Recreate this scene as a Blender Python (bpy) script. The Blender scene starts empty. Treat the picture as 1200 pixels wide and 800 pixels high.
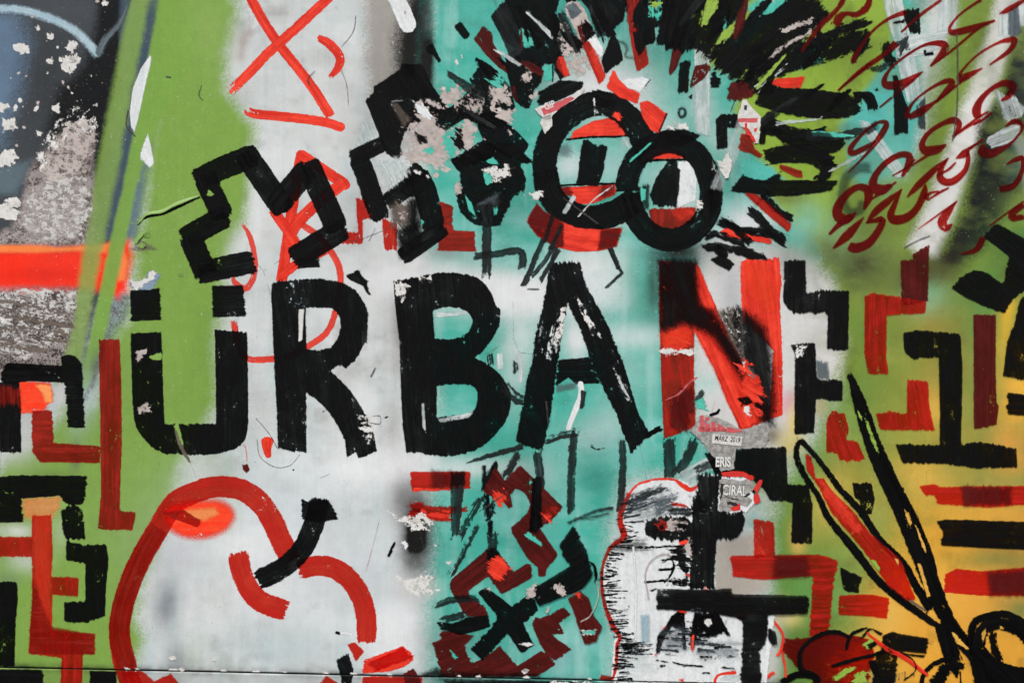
import bpy, bmesh, math, random
import numpy as np
from mathutils import Vector

# ------------------------------------------------------------------ camera, sky, sun, exposure
scene = bpy.context.scene
col = scene.collection
TILT = math.radians(1.25)
cam_data = bpy.data.cameras.new('camera')
cam_data.sensor_width = 36.0
cam_data.lens = 50.0
cam_data.clip_end = 500.0
cam = bpy.data.objects.new('camera', cam_data)
CAM_D = 3.0 * 50.0 / 36.0
cam.location = (0.0, -CAM_D, 1.5)
cam.rotation_euler = (math.radians(90), -TILT, 0)
col.objects.link(cam)
scene.camera = cam

SUN_EL, SUN_AZ = math.radians(52), math.radians(-28)      # from upper left, in front of the wall
world = bpy.data.worlds.new('World')
scene.world = world
world.use_nodes = True
wn = world.node_tree
for n in list(wn.nodes): wn.nodes.remove(n)
sky = wn.nodes.new('ShaderNodeTexSky'); sky.sky_type = 'NISHITA'
sky.sun_disc = False; sky.sun_elevation = SUN_EL
sky.sun_rotation = math.pi + SUN_AZ
sky.air_density = 1.0; sky.dust_density = 3.0; sky.ozone_density = 1.0
bg = wn.nodes.new('ShaderNodeBackground'); bg.inputs['Strength'].default_value = 0.09
wo = wn.nodes.new('ShaderNodeOutputWorld')
wn.links.new(sky.outputs[0], bg.inputs[0]); wn.links.new(bg.outputs[0], wo.inputs[0])

sun_data = bpy.data.lights.new('sun', 'SUN')
sun_data.energy = 2.0; sun_data.angle = math.radians(10); sun_data.color = (1.0, 0.955, 0.89)
sun = bpy.data.objects.new('sun', sun_data)
sd = Vector((math.sin(SUN_AZ)*math.cos(SUN_EL), -math.cos(SUN_AZ)*math.cos(SUN_EL), math.sin(SUN_EL)))
sun.rotation_euler = sd.to_track_quat('Z', 'Y').to_euler()
sun.location = sd * 20
col.objects.link(sun)

scene.view_settings.view_transform = 'Standard'
scene.view_settings.look = 'None'
scene.view_settings.exposure = 0.74
scene.view_settings.gamma = 1.0
scene.view_settings.use_curve_mapping = False
scene.cycles.transparent_max_bounces = 48
scene.cycles.max_bounces = 3

# ------------------------------------------------------------------ wall-plane coordinates
# the wall is 400 units to the metre; unit (600, 400) is the point in front of the camera
CT, ST = math.cos(TILT), math.sin(TILT)
def to_wall(x, y):
    dx = (np.asarray(x, float)-600)/400; dz = (400-np.asarray(y, float))/400
    return dx*CT - dz*ST, 1.5 + dx*ST + dz*CT
def to_units(X, Z):
    Z = Z-1.5
    dx = X*CT + Z*ST; dz = -X*ST + Z*CT
    return 600+dx*400, 400-dz*400
def bulge(X, Z):                      # the boards are not quite flat (metres)
    return 0.0016*np.sin(2.1*X+0.7)*np.cos(1.7*Z+0.3) + 0.0007*np.sin(6.3*X+1.1*Z) + 0.0005*np.sin(7.9*Z-2.2*X+1.3)
SEAM_Z = float(to_wall(360, 789)[1])

def lin(c):
    c = np.asarray(c, float)/255.0
    return np.where(c <= 0.04045, c/12.92, ((c+0.055)/1.055)**2.4)
ALB = 0.92
def alb(c): return np.clip(lin(c)*ALB, 0, 0.86)

RNG = np.random.default_rng(7)
_tab = [np.random.default_rng(100+i).random((256, 256)) for i in range(6)]
def vnoise(x, y, sc, seed=0):
    t = _tab[seed % 6]; x = x/sc + seed*13.7; y = y/sc + seed*7.3
    xi = np.floor(x).astype(int); yi = np.floor(y).astype(int); fx = x-xi; fy = y-yi
    fx = fx*fx*(3-2*fx); fy = fy*fy*(3-2*fy)
    a = t[xi & 255, yi & 255]; b = t[(xi+1) & 255, yi & 255]; c = t[xi & 255, (yi+1) & 255]; d = t[(xi+1) & 255, (yi+1) & 255]
    return (a*(1-fx)+b*fx)*(1-fy) + (c*(1-fx)+d*fx)*fy
def fbm(x, y, sc, seed=0, o=4):
    r = 0; a = 1; s = 0
    for i in range(o):
        r = r + a*vnoise(x, y, sc/2**i, seed+i); s += a; a *= 0.55
    return r/s - 0.5
def sstep(a, b, x):
    t = np.clip((x-a)/(b-a), 0, 1); return t*t*(3-2*t)
def sdf_poly(px, py, P):
    """signed distance to a polygon, positive inside"""
    P = np.asarray(P, float); d = np.full(px.shape, 1e9); ins = np.zeros(px.shape, bool)
    n = len(P)
    for i in range(n):
        ax, ay = P[i]; bx, by = P[(i+1) % n]
        ex, ey = bx-ax, by-ay; wx = px-ax; wy = py-ay
        L = ex*ex+ey*ey+1e-12
        t = np.clip((wx*ex+wy*ey)/L, 0, 1)
        d = np.minimum(d, (wx-ex*t)**2 + (wy-ey*t)**2)
        c = (ay > py) != (by > py)
        if ey != 0: ins ^= c & (px < ex*(py-ay)/ey + ax)
    d = np.sqrt(d)
    return np.where(ins, d, -d)

# ------------------------------------------------------------------ node helpers
def newmat(name):
    m = bpy.data.materials.new(name); m.use_nodes = True
    nt = m.node_tree
    for n in list(nt.nodes): nt.nodes.remove(n)
    return m, nt
class NB:
    def __init__(s, nt): s.nt = nt
    def node(s, t, **kw):
        n = s.nt.nodes.new(t)
        for k, v in kw.items(): setattr(n, k, v)
        return n
    def put(s, sock, v):
        if isinstance(v, bpy.types.NodeSocket): s.nt.links.new(v, sock)
        elif v is not None: sock.default_value = v
    def math(s, op, a, b=None, c=None, clamp=False):
        n = s.node('ShaderNodeMath', operation=op, use_clamp=clamp)
        for i, v in enumerate((a, b, c)): s.put(n.inputs[i], v)
        return n.outputs[0]
    def vmul(s, v, xyz):
        n = s.node('ShaderNodeVectorMath', operation='MULTIPLY'); s.put(n.inputs[0], v); n.inputs[1].default_value = xyz
        return n.outputs[0]
    def noise(s, v, scale=1.0, detail=2.0, rough=0.5):
        n = s.node('ShaderNodeTexNoise'); s.put(n.inputs['Vector'], v)
        n.inputs['Scale'].default_value = scale; n.inputs['Detail'].default_value = detail; n.inputs['Roughness'].default_value = rough
        return n.outputs[0]
    def smap(s, v, a, b, c=0.0, d=1.0, smooth=True):
        n = s.node('ShaderNodeMapRange', interpolation_type='SMOOTHSTEP' if smooth else 'LINEAR')
        s.put(n.inputs[0], v); s.put(n.inputs[1], a); s.put(n.inputs[2], b); s.put(n.inputs[3], c); s.put(n.inputs[4], d)
        return n.outputs[0]
    def mix(s, f, a, b, mode='MIX'):
        n = s.node('ShaderNodeMix', data_type='RGBA', blend_type=mode)
        s.put(n.inputs[0], f); s.put(n.inputs[6], a); s.put(n.inputs[7], b)
        return n.outputs[2]
    def attr(s, name):
        return s.node('ShaderNodeAttribute', attribute_name=name)
def rgba(c): return (float(c[0]), float(c[1]), float(c[2]), 1.0)

# paint laid on with brush, marker or can: edges, bristle streaks and dry spots come from the stroke's own attributes
#   bu = (along, across, seed)   bp = (distance inside the edge, edge softness, dryness)   bq = (raggedness, cover, 0)
PAINT = {}
def paint(name, c1, c2=None, cover=0.97, tint=None, rough=0.45, streak=0.6, spec=0.22, iso=False, vary=0.14):
    m, nt = newmat(name); b = NB(nt)
    c1 = alb(c1); c2 = alb(c2) if c2 is not None else c1*1.25
    bu = b.attr('bu'); bp = b.attr('bp'); bq = b.attr('bq')
    sp = b.node('ShaderNodeSeparateXYZ'); b.put(sp.inputs[0], bp.outputs['Vector'])
    sq = b.node('ShaderNodeSeparateXYZ'); b.put(sq.inputs[0], bq.outputs['Vector'])
    st = b.noise(b.vmul(bu.outputs['Vector'], (0.10, 0.13, 3.1) if iso else (0.010, 0.22, 3.1)), 1.0, 4.0, 0.72)
    gr = b.noise(b.vmul(bu.outputs['Vector'], (0.17, 0.21, 1.7)), 1.0, 5.0, 0.78)
    bl = b.noise(b.vmul(bu.outputs['Vector'], (0.028, 0.04, 5.3)), 1.0, 3.0, 0.65)
    fine = b.noise(b.vmul(bu.outputs['Vector'], (0.6, 0.7, 2.3)), 1.0, 3.0, 0.7)
    # bristle ends: streaks push the edge in and out where the brush lifted off; sides stay fairly clean
    e1 = b.math('MULTIPLY', b.math('SUBTRACT', st, 0.52), b.math('MULTIPLY_ADD', sq.outputs[2], 6.0, 1.6))
    e = b.math('ADD', e1, b.math('MULTIPLY', b.math('SUBTRACT', gr, 0.5), 3.4))
    d = b.math('MULTIPLY_ADD', e, sq.outputs[0], sp.outputs[0])
    nsoft = b.math('MULTIPLY', sp.outputs[1], -1.0)
    a = b.smap(d, nsoft, sp.outputs[1])
    spk = b.math('MULTIPLY', b.math('MULTIPLY', a, b.math('SUBTRACT', 1.0, a)), b.math('MULTIPLY', b.math('SUBTRACT', fine, 0.5), 7.0))
    a = b.math('ADD', a, spk, clamp=True)
    n = b.math('ADD', b.math('MULTIPLY', st, 1.25), b.math('MULTIPLY', gr, 1.15))
    n = b.math('MULTIPLY_ADD', n, 1.2, -0.94)
    k = b.smap(n, b.math('SUBTRACT', sp.outputs[2], 0.07), b.math('ADD', sp.outputs[2], 0.07))
    chip = b.smap(b.math('ADD', b.math('MULTIPLY', bl, 0.55), b.math('ADD', b.math('MULTIPLY', gr, 0.8), b.math('MULTIPLY', fine, 0.25))), 0.612, 0.645)
    al = b.math('MULTIPLY', b.math('MULTIPLY', a, k), b.math('MULTIPLY', sq.outputs[1], chip))
    f = b.smap(b.math('ADD', b.math('MULTIPLY', st, streak), b.math('MULTIPLY', bl, 1.0-streak)), 0.34, 0.70)
    colr = b.mix(f, rgba(c1), rgba(c2))
    colr = b.mix(0.5, colr, b.smap(gr, 0.25, 0.75, 0.72, 1.22), 'MULTIPLY')
    pr = b.node('ShaderNodeBsdfPrincipled')
    b.put(pr.inputs['Base Color'], colr)
    b.put(pr.inputs['Roughness'], b.smap(st, 0.3, 0.7, rough-0.1, rough+0.16))
    pr.inputs['Specular IOR Level'].default_value = spec
    bm_ = b.node('ShaderNodeBump'); bm_.inputs['Strength'].default_value = 0.3; bm_.inputs['Distance'].default_value = 0.0008
    hgt = b.math('ADD', b.math('MULTIPLY', st, 0.7), b.math('MULTIPLY', gr, 0.5))
    b.put(bm_.inputs['Height'], hgt); b.put(pr.inputs['Normal'], bm_.outputs[0])
    surf = pr.outputs[0]
    if cover < 0.96:
        tr = b.node('ShaderNodeBsdfTransparent'); tr.inputs[0].default_value = rgba(tint if tint is not None else np.sqrt(np.clip(c1*1.2, 0, 1)))
        mx = b.node('ShaderNodeMixShader')
        b.put(mx.inputs[0], b.smap(b.math('ADD', b.math('MULTIPLY', st, 0.55), b.math('MULTIPLY', bl, 0.45)), 0.36, 0.64, max(0, cover-vary), min(1, cover+vary)))
        nt.links.new(tr.outputs[0], mx.inputs[1]); nt.links.new(surf, mx.inputs[2]); surf = mx.outputs[0]
    clear = b.node('ShaderNodeBsdfTransparent')
    mx = b.node('ShaderNodeMixShader'); b.put(mx.inputs[0], al)
    nt.links.new(clear.outputs[0], mx.inputs[1]); nt.links.new(surf, mx.inputs[2])
    out = b.node('ShaderNodeOutputMaterial'); nt.links.new(mx.outputs[0], out.inputs[0])
    PAINT[name] = m
RT = (0.90, 0.26, 0.20)
paint('black', (2, 2, 2), (15, 15, 16), cover=0.86, tint=(0.48, 0.5, 0.5), spec=0.08, vary=0.15, streak=0.5)
paint('wash', (14, 17, 17), (34, 38, 38), cover=0.6, tint=(0.5, 0.55, 0.55), vary=0.3)
paint('ink', (4, 4, 4), (12, 12, 12), rough=0.5, spec=0.06)
paint('red', (186, 20, 12), (214, 34, 24), cover=0.36, tint=(0.93, 0.25, 0.19), vary=0.24)
paint('bright', (232, 44, 26), (250, 72, 48), cover=0.8, tint=RT, vary=0.18)
paint('maroon', (72, 15, 13), (94, 24, 21), cover=0.78, tint=(0.8, 0.25, 0.2), vary=0.18, spec=0.12)
paint('script', (88, 6, 8), (108, 10, 11), cover=0.42, tint=(0.93, 0.2, 0.18), vary=0.2, spec=0.12)
paint('brick', (136, 22, 11), (170, 36, 18), cover=0.55, tint=(0.88, 0.25, 0.2), vary=0.25)
paint('flame', (250, 52, 22), (255, 84, 44), cover=0.97, rough=0.5)
paint('peach', (255, 140, 74), (255, 160, 100), cover=0.97, rough=0.5)
paint('white', (208, 214, 214), (228, 230, 229), cover=0.97, rough=0.5)
paint('veil', (200, 212, 210), (218, 226, 224), cover=0.62, tint=(0.9, 0.95, 0.95), rough=0.5, vary=0.3)
paint('bare', (168, 156, 150), (196, 186, 180), cover=0.97, rough=0.7, iso=True)
paint('chalk', (205, 204, 199), (222, 221, 217), cover=0.97, rough=0.65, iso=True)
paint('teal', (62, 176, 156), (88, 192, 172), cover=0.97)
paint('lime', (134, 166, 60), (152, 182, 76), cover=0.97)
paint('leaf', (124, 162, 74), (134, 170, 82), cover=0.97, rough=0.5)
paint('powder', (150, 178, 190), (176, 198, 206), cover=0.97, rough=0.5)
paint('slate', (72, 84, 90), (104, 118, 124), cover=0.9, tint=(0.7, 0.75, 0.75))
paint('steel', (108, 128, 150), (140, 158, 178), cover=0.97)
paint('umber', (86, 76, 68), (120, 108, 98), cover=0.9, tint=(0.7, 0.66, 0.62), rough=0.6)
paint('pink', (200, 96, 100), (214, 120, 122), cover=0.9, tint=(0.95, 0.6, 0.6))
paint('pencil', (58, 56, 54), (90, 88, 86), cover=0.8, tint=(0.7, 0.7, 0.7), rough=0.7)
paint('gold', (214, 160, 62), (226, 176, 84), cover=0.97)

# ------------------------------------------------------------------ marks on the wall
WALL = bpy.data.objects.new('graffiti_board', None)
WALL.empty_display_size = 0.2
WALL.location = (0, 0, 0)
WALL['label'] = 'board wall covered in layered black and red graffiti over green, white and teal'
WALL['category'] = 'wall'
col.objects.link(WALL)

OX = OY = 0.0; KZ = 1.0
def T(ox, oy, k=1.0):
    global OX, OY, KZ
    OX, OY, KZ = ox, oy, k
def pts(s):
    return [tuple([OX+float(q[0])/KZ, OY+float(q[1])/KZ] + [float(v)/KZ for v in q[2:3]]) for q in (t.split(',') for t in s.split())]
def outline(s):
    out = []; run = None
    for t in s.split():
        if t == '(': run = []
        elif t == ')': out += crom(run, False, 5); run = None
        else: (out if run is None else run).append(pts(t)[0])
    return out
def crom(P, closed=False, n=6):
    P = [np.array(p, float) for p in P]; out = []; m = len(P)
    rng = range(m) if closed else range(m-1)
    for i in rng:
        p1 = P[i]; p2 = P[(i+1) % m]
        p0 = P[i-1] if (closed or i > 0) else 2*p1-p2
        p3 = P[(i+2) % m] if (closed or i+2 < m) else 2*p2-p1
        for j in range(n):
            t = j/n
            out.append(0.5*((2*p1)+(-p0+p2)*t+(2*p0-5*p1+4*p2-p3)*t*t+(-p0+3*p1-3*p2+p3)*t**3))
    if not closed: out.append(P[-1])
    return [tuple(o) for o in out]

MARKS = []      # finished marks for layering
CUR = None
class Mark:
    def __init__(s, name, label=None, parent=None):
        s.name, s.label, s.parent = name, label, parent
        s.V, s.F, s.bu, s.bp, s.bq, s.fm, s.mats, s.lay = [], [], [], [], [], [], [], []
        s.n = 0; s.k = 0; s.obj = None
    def add(s, xy, faces, bu, bp, bq, mat):
        if mat not in s.mats: s.mats.append(mat)
        s.V.append(xy); s.F.append(np.asarray(faces, int)+s.n); s.bu.append(bu); s.bp.append(bp); s.bq.append(bq)
        s.fm.append(np.full(len(faces), s.mats.index(mat))); s.lay.append(np.full(len(xy), s.k)); s.k += 1; s.n += len(xy)
def G(name, label=None, parent=None):
    """begin a new painted mark; a mark given a parent mark becomes its sub-part"""
    global CUR
    CUR = Mark(name, label, parent); MARKS.append(CUR); return CUR
def P(mat, s, ang=0.0, rag=1.3, soft=0.7, dry=-0.3, op=1.0, sm=False, holes=(), step=None, dgrad=None):
    """filled patch of paint; ang = brushing direction, dgrad = ((x,y), (x,y), dry0, dry1)"""
    pp = [p[:2] for p in (outline(s) if isinstance(s, str) else s)]
    if sm: pp = crom(pp, True, 5)
    A = np.array(pp); mg = max(soft, 0.5)+min(rag, 5)*1.5+1.0
    w, h = A.max(0)-A.min(0)
    if step is None: step = max(1.2, min(2.6, min(w, h)/7.0))
    xs = np.arange(A[:, 0].min()-mg-step, A[:, 0].max()+mg+step*1.5, step); ys = np.arange(A[:, 1].min()-mg-step, A[:, 1].max()+mg+step*1.5, step)
    gx, gy = np.meshgrid(xs, ys, indexing='ij')
    d = sdf_poly(gx, gy, A)
    for hp in holes:
        hq = [p[:2] for p in (outline(hp) if isinstance(hp, str) else hp)]
        if sm: hq = crom(hq, True, 5)
        d = np.minimum(d, -sdf_poly(gx, gy, hq))
    nx, ny = d.shape
    keep = np.maximum(np.maximum(d[:-1, :-1], d[1:, :-1]), np.maximum(d[:-1, 1:], d[1:, 1:])) > -mg
    idx = np.arange(nx*ny).reshape(nx, ny)
    q = np.stack([idx[:-1, :-1], idx[:-1, 1:], idx[1:, 1:], idx[1:, :-1]], -1)[keep]
    if len(q) == 0: return
    used = np.unique(q); remap = np.full(nx*ny, -1); remap[used] = np.arange(len(used))
    x = gx.ravel()[used]; y = gy.ravel()[used]; dd = d.ravel()[used]
    ca, sa = math.cos(math.radians(ang)), math.sin(math.radians(ang)); r = RNG.random(3)*400
    bu = np.stack([x*ca+y*sa+r[0], -x*sa+y*ca+r[1], np.full(len(x), r[2])], -1)
    dr = np.full(len(x), float(dry))
    if dgrad:
        (ax, ay), (bx, by), d0, d1 = dgrad
        if KZ != 1.0: ax, ay, bx, by = OX+ax/KZ, OY+ay/KZ, OX+bx/KZ, OY+by/KZ
        t = np.clip(((x-ax)*(bx-ax)+(y-ay)*(by-ay))/((bx-ax)**2+(by-ay)**2), 0, 1); dr = d0+(d1-d0)*t
    gyx, gyy = np.gradient(d, step); en = np.abs(gyx*ca+gyy*sa).ravel()[used]; en = np.clip((en-0.6)/0.3, 0, 1)
    CUR.add(np.stack([x, y], -1), remap[q], bu, np.stack([dd, np.full(len(x), soft), dr], -1), np.stack([np.full(len(x), rag), np.full(len(x), op), en], -1), mat)
def S(mat, s, w=10.0, rag=1.0, soft=0.6, dry=-0.3, op=1.0, sm=True, round_=False, d0=None, d1=None, closed=False):
    """a stroke along a path; width per point (x,y,w) or constant w; d0/d1 dryness at the ends"""
    pp = pts(s) if isinstance(s, str) else s
    pp = [(p[0], p[1], p[2] if len(p) > 2 else w/KZ) for p in pp]
    if sm and len(pp) > 2: pp = crom(pp, closed, 8)
    elif closed: pp = pp+[pp[0]]
    A = np.array(pp); A[:, 2] = np.maximum(A[:, 2], 0.6)
    seg = np.hypot(*np.diff(A[:, :2], axis=0).T); L = np.concatenate([[0], np.cumsum(seg)]); tot = L[-1]
    if tot <= 0: return
    mg = max(soft, 0.5)+min(rag, 5)*1.5+1.0
    hw0 = A[:, 2].mean()/2
    stp = max(1.5, min(6.0, hw0*0.7)); n = max(3, int(tot/stp)+1)
    u = np.linspace(0, tot, n)
    ext = (hw0 if round_ else 0.0)+mg
    if not closed: u = np.concatenate([[-ext, -ext*0.5], u, [tot+ext*0.5, tot+ext]])
    uc = np.clip(u, 0, tot)
    cx = np.interp(uc, L, A[:, 0]); cy = np.interp(uc, L, A[:, 1]); hw = np.interp(uc, L, A[:, 2])/2
    e = min(3.0, tot*0.2)
    tx = np.interp(np.clip(uc+e, 0, tot), L, A[:, 0])-np.interp(np.clip(uc-e, 0, tot), L, A[:, 0])
    ty = np.interp(np.clip(uc+e, 0, tot), L, A[:, 1])-np.interp(np.clip(uc-e, 0, tot), L, A[:, 1])
    tl = np.hypot(tx, ty)+1e-9; tx /= tl; ty /= tl
    ov = u-uc; cx = cx+tx*ov; cy = cy+ty*ov
    vs = np.array([-1, -0.6, -0.2, 0, 0.2, 0.6, 1.0])
    V = vs[None, :]*(hw+mg)[:, None]
    x = cx[:, None]-ty[:, None]*V; y = cy[:, None]+tx[:, None]*V
    if closed: inside_end = np.full(V.shape, 1e3)
    else: inside_end = np.repeat((np.minimum(u, tot-u)+0.3)[:, None], 7, 1)
    if round_:
        o = np.maximum(0, -np.minimum(u, tot-u))[:, None]
        d = hw[:, None]-np.sqrt(V*V+o*o)
    else: d = np.minimum(hw[:, None]-np.abs(V), inside_end)
    m = len(u); idx = np.arange(m*7).reshape(m, 7)
    q = np.stack([idx[:-1, :-1], idx[:-1, 1:], idx[1:, 1:], idx[1:, :-1]], -1).reshape(-1, 4)
    r = RNG.random(3)*400
    bu = np.stack([np.repeat(u[:, None], 7, 1)+r[0], V+r[1], np.full(V.shape, r[2])], -1).reshape(-1, 3)
    dr = np.full(V.shape, float(dry))
    t = np.clip(u/tot, 0, 1)[:, None]
    if d0 is not None: dr = np.maximum(dr, d0-(d0+0.3)*np.clip(t/0.3, 0, 1))
    if d1 is not None: dr = np.maximum(dr, d1-(d1+0.3)*np.clip((1-t)/0.35, 0, 1))
    bp = np.stack([d, np.full(V.shape, soft), dr], -1).reshape(-1, 3)
    en = np.zeros(V.shape) if (closed or round_) else np.clip(1-np.minimum(u, tot-u)/8.0, 0, 1)[:, None]+0*V
    bq = np.stack([np.full(V.shape, rag), np.full(V.shape, op), en], -1).reshape(-1, 3)
    CUR.add(np.stack([x.ravel(), y.ravel()], -1), q, bu, bp, bq, mat)

STEP = 0.00002
def finish_marks():
    occ = np.zeros((400, 300), int)
    for mk in MARKS:
        if not mk.V: continue
        xy = np.concatenate(mk.V); lays = []
        for v in mk.V:                                   # each stroke lies on whatever was painted there before it
            ci = (v[:, 0]/5+60).astype(int); cj = (v[:, 1]/5+60).astype(int)
            code = np.unique(np.concatenate([(np.clip(ci+i, 0, 399)*300+np.clip(cj+j, 0, 299)) for i in (-1, 0, 1) for j in (-1, 0, 1)]))
            cells = (code//300, code % 300); lv = int(occ[cells].max())
            occ[cells] = lv+1; lays.append(np.full(len(v), lv))
        lay = np.concatenate(lays)
        X, Z = to_wall(xy[:, 0], xy[:, 1]); Y = bulge(X, Z)-STEP*(lay+2)
        ox, oz = float(X.mean()), float(Z.mean())
        co = np.stack([X-ox, Y, Z-oz], -1)
        me = bpy.data.meshes.new(mk.name)
        F = np.concatenate(mk.F)
        me.from_pydata(co.tolist(), [], F.tolist())
        for nm, arr in (('bu', mk.bu), ('bp', mk.bp), ('bq', mk.bq)):
            a = me.attributes.new(nm, 'FLOAT_VECTOR', 'POINT'); a.data.foreach_set('vector', np.concatenate(arr).astype(np.float32).ravel())
        for m_ in mk.mats: me.materials.append(PAINT[m_])
        me.polygons.foreach_set('material_index', np.concatenate(mk.fm).astype(np.int32))
        me.polygons.foreach_set('use_smooth', np.ones(len(F), bool))
        zs = SEAM_Z-oz
        if co[:, 2].min() < zs-0.002 and co[:, 2].max() > zs+0.002:      # the joint between the boards cuts the paint
            bm = bmesh.new(); bm.from_mesh(me)
            for dz in (-0.0021, 0.0019):
                g = bm.verts[:]+bm.edges[:]+bm.faces[:]
                bmesh.ops.bisect_plane(bm, geom=g, plane_co=(0, 0, zs+dz), plane_no=(0, 0, 1), dist=1e-6)
            kill = [f for f in bm.faces if abs(f.calc_center_median().z-zs+0.0001) < 0.002]
            bmesh.ops.delete(bm, geom=kill, context='FACES'); bm.to_mesh(me); bm.free()
        me.update()
        o = bpy.data.objects.new(mk.name, me); o.location = (ox, 0, oz)
        col.objects.link(o); mk.obj = o
        if mk.label: o['label'] = mk.label
        if mk.name in ('hatching', 'joint_chips'): o['kind'] = 'stuff'
        if mk.parent is not None and mk.parent.obj is not None:
            o.parent = mk.parent.obj; o.matrix_parent_inverse = mk.parent.obj.matrix_world.inverted() if False else o.matrix_parent_inverse
            p = mk.parent.obj; o.location = (ox-p.location.x, 0, oz-p.location.z)
        else: o.parent = WALL

# ------------------------------------------------------------------ the boards and their old coats of sprayed paint
def axis(lo, a, b, hi, fine, coarse):
    left = np.arange(lo, a, coarse); mid = np.arange(a, b, fine); right = np.arange(b, hi+coarse*0.5, coarse)
    return np.concatenate([left, mid, right])
gX = axis(-3.2, -1.58, 1.58, 3.2, 0.0030, 0.04)
gZ_up = np.concatenate([[SEAM_Z+0.0019], axis(SEAM_Z+0.006, SEAM_Z+0.01, 2.56, 3.4, 0.0030, 0.04)])
gZ_lo = np.concatenate([np.arange(0.02, SEAM_Z-0.12, 0.04), np.arange(SEAM_Z-0.12, SEAM_Z-0.003, 0.0045), [SEAM_Z-0.0021]])

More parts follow.
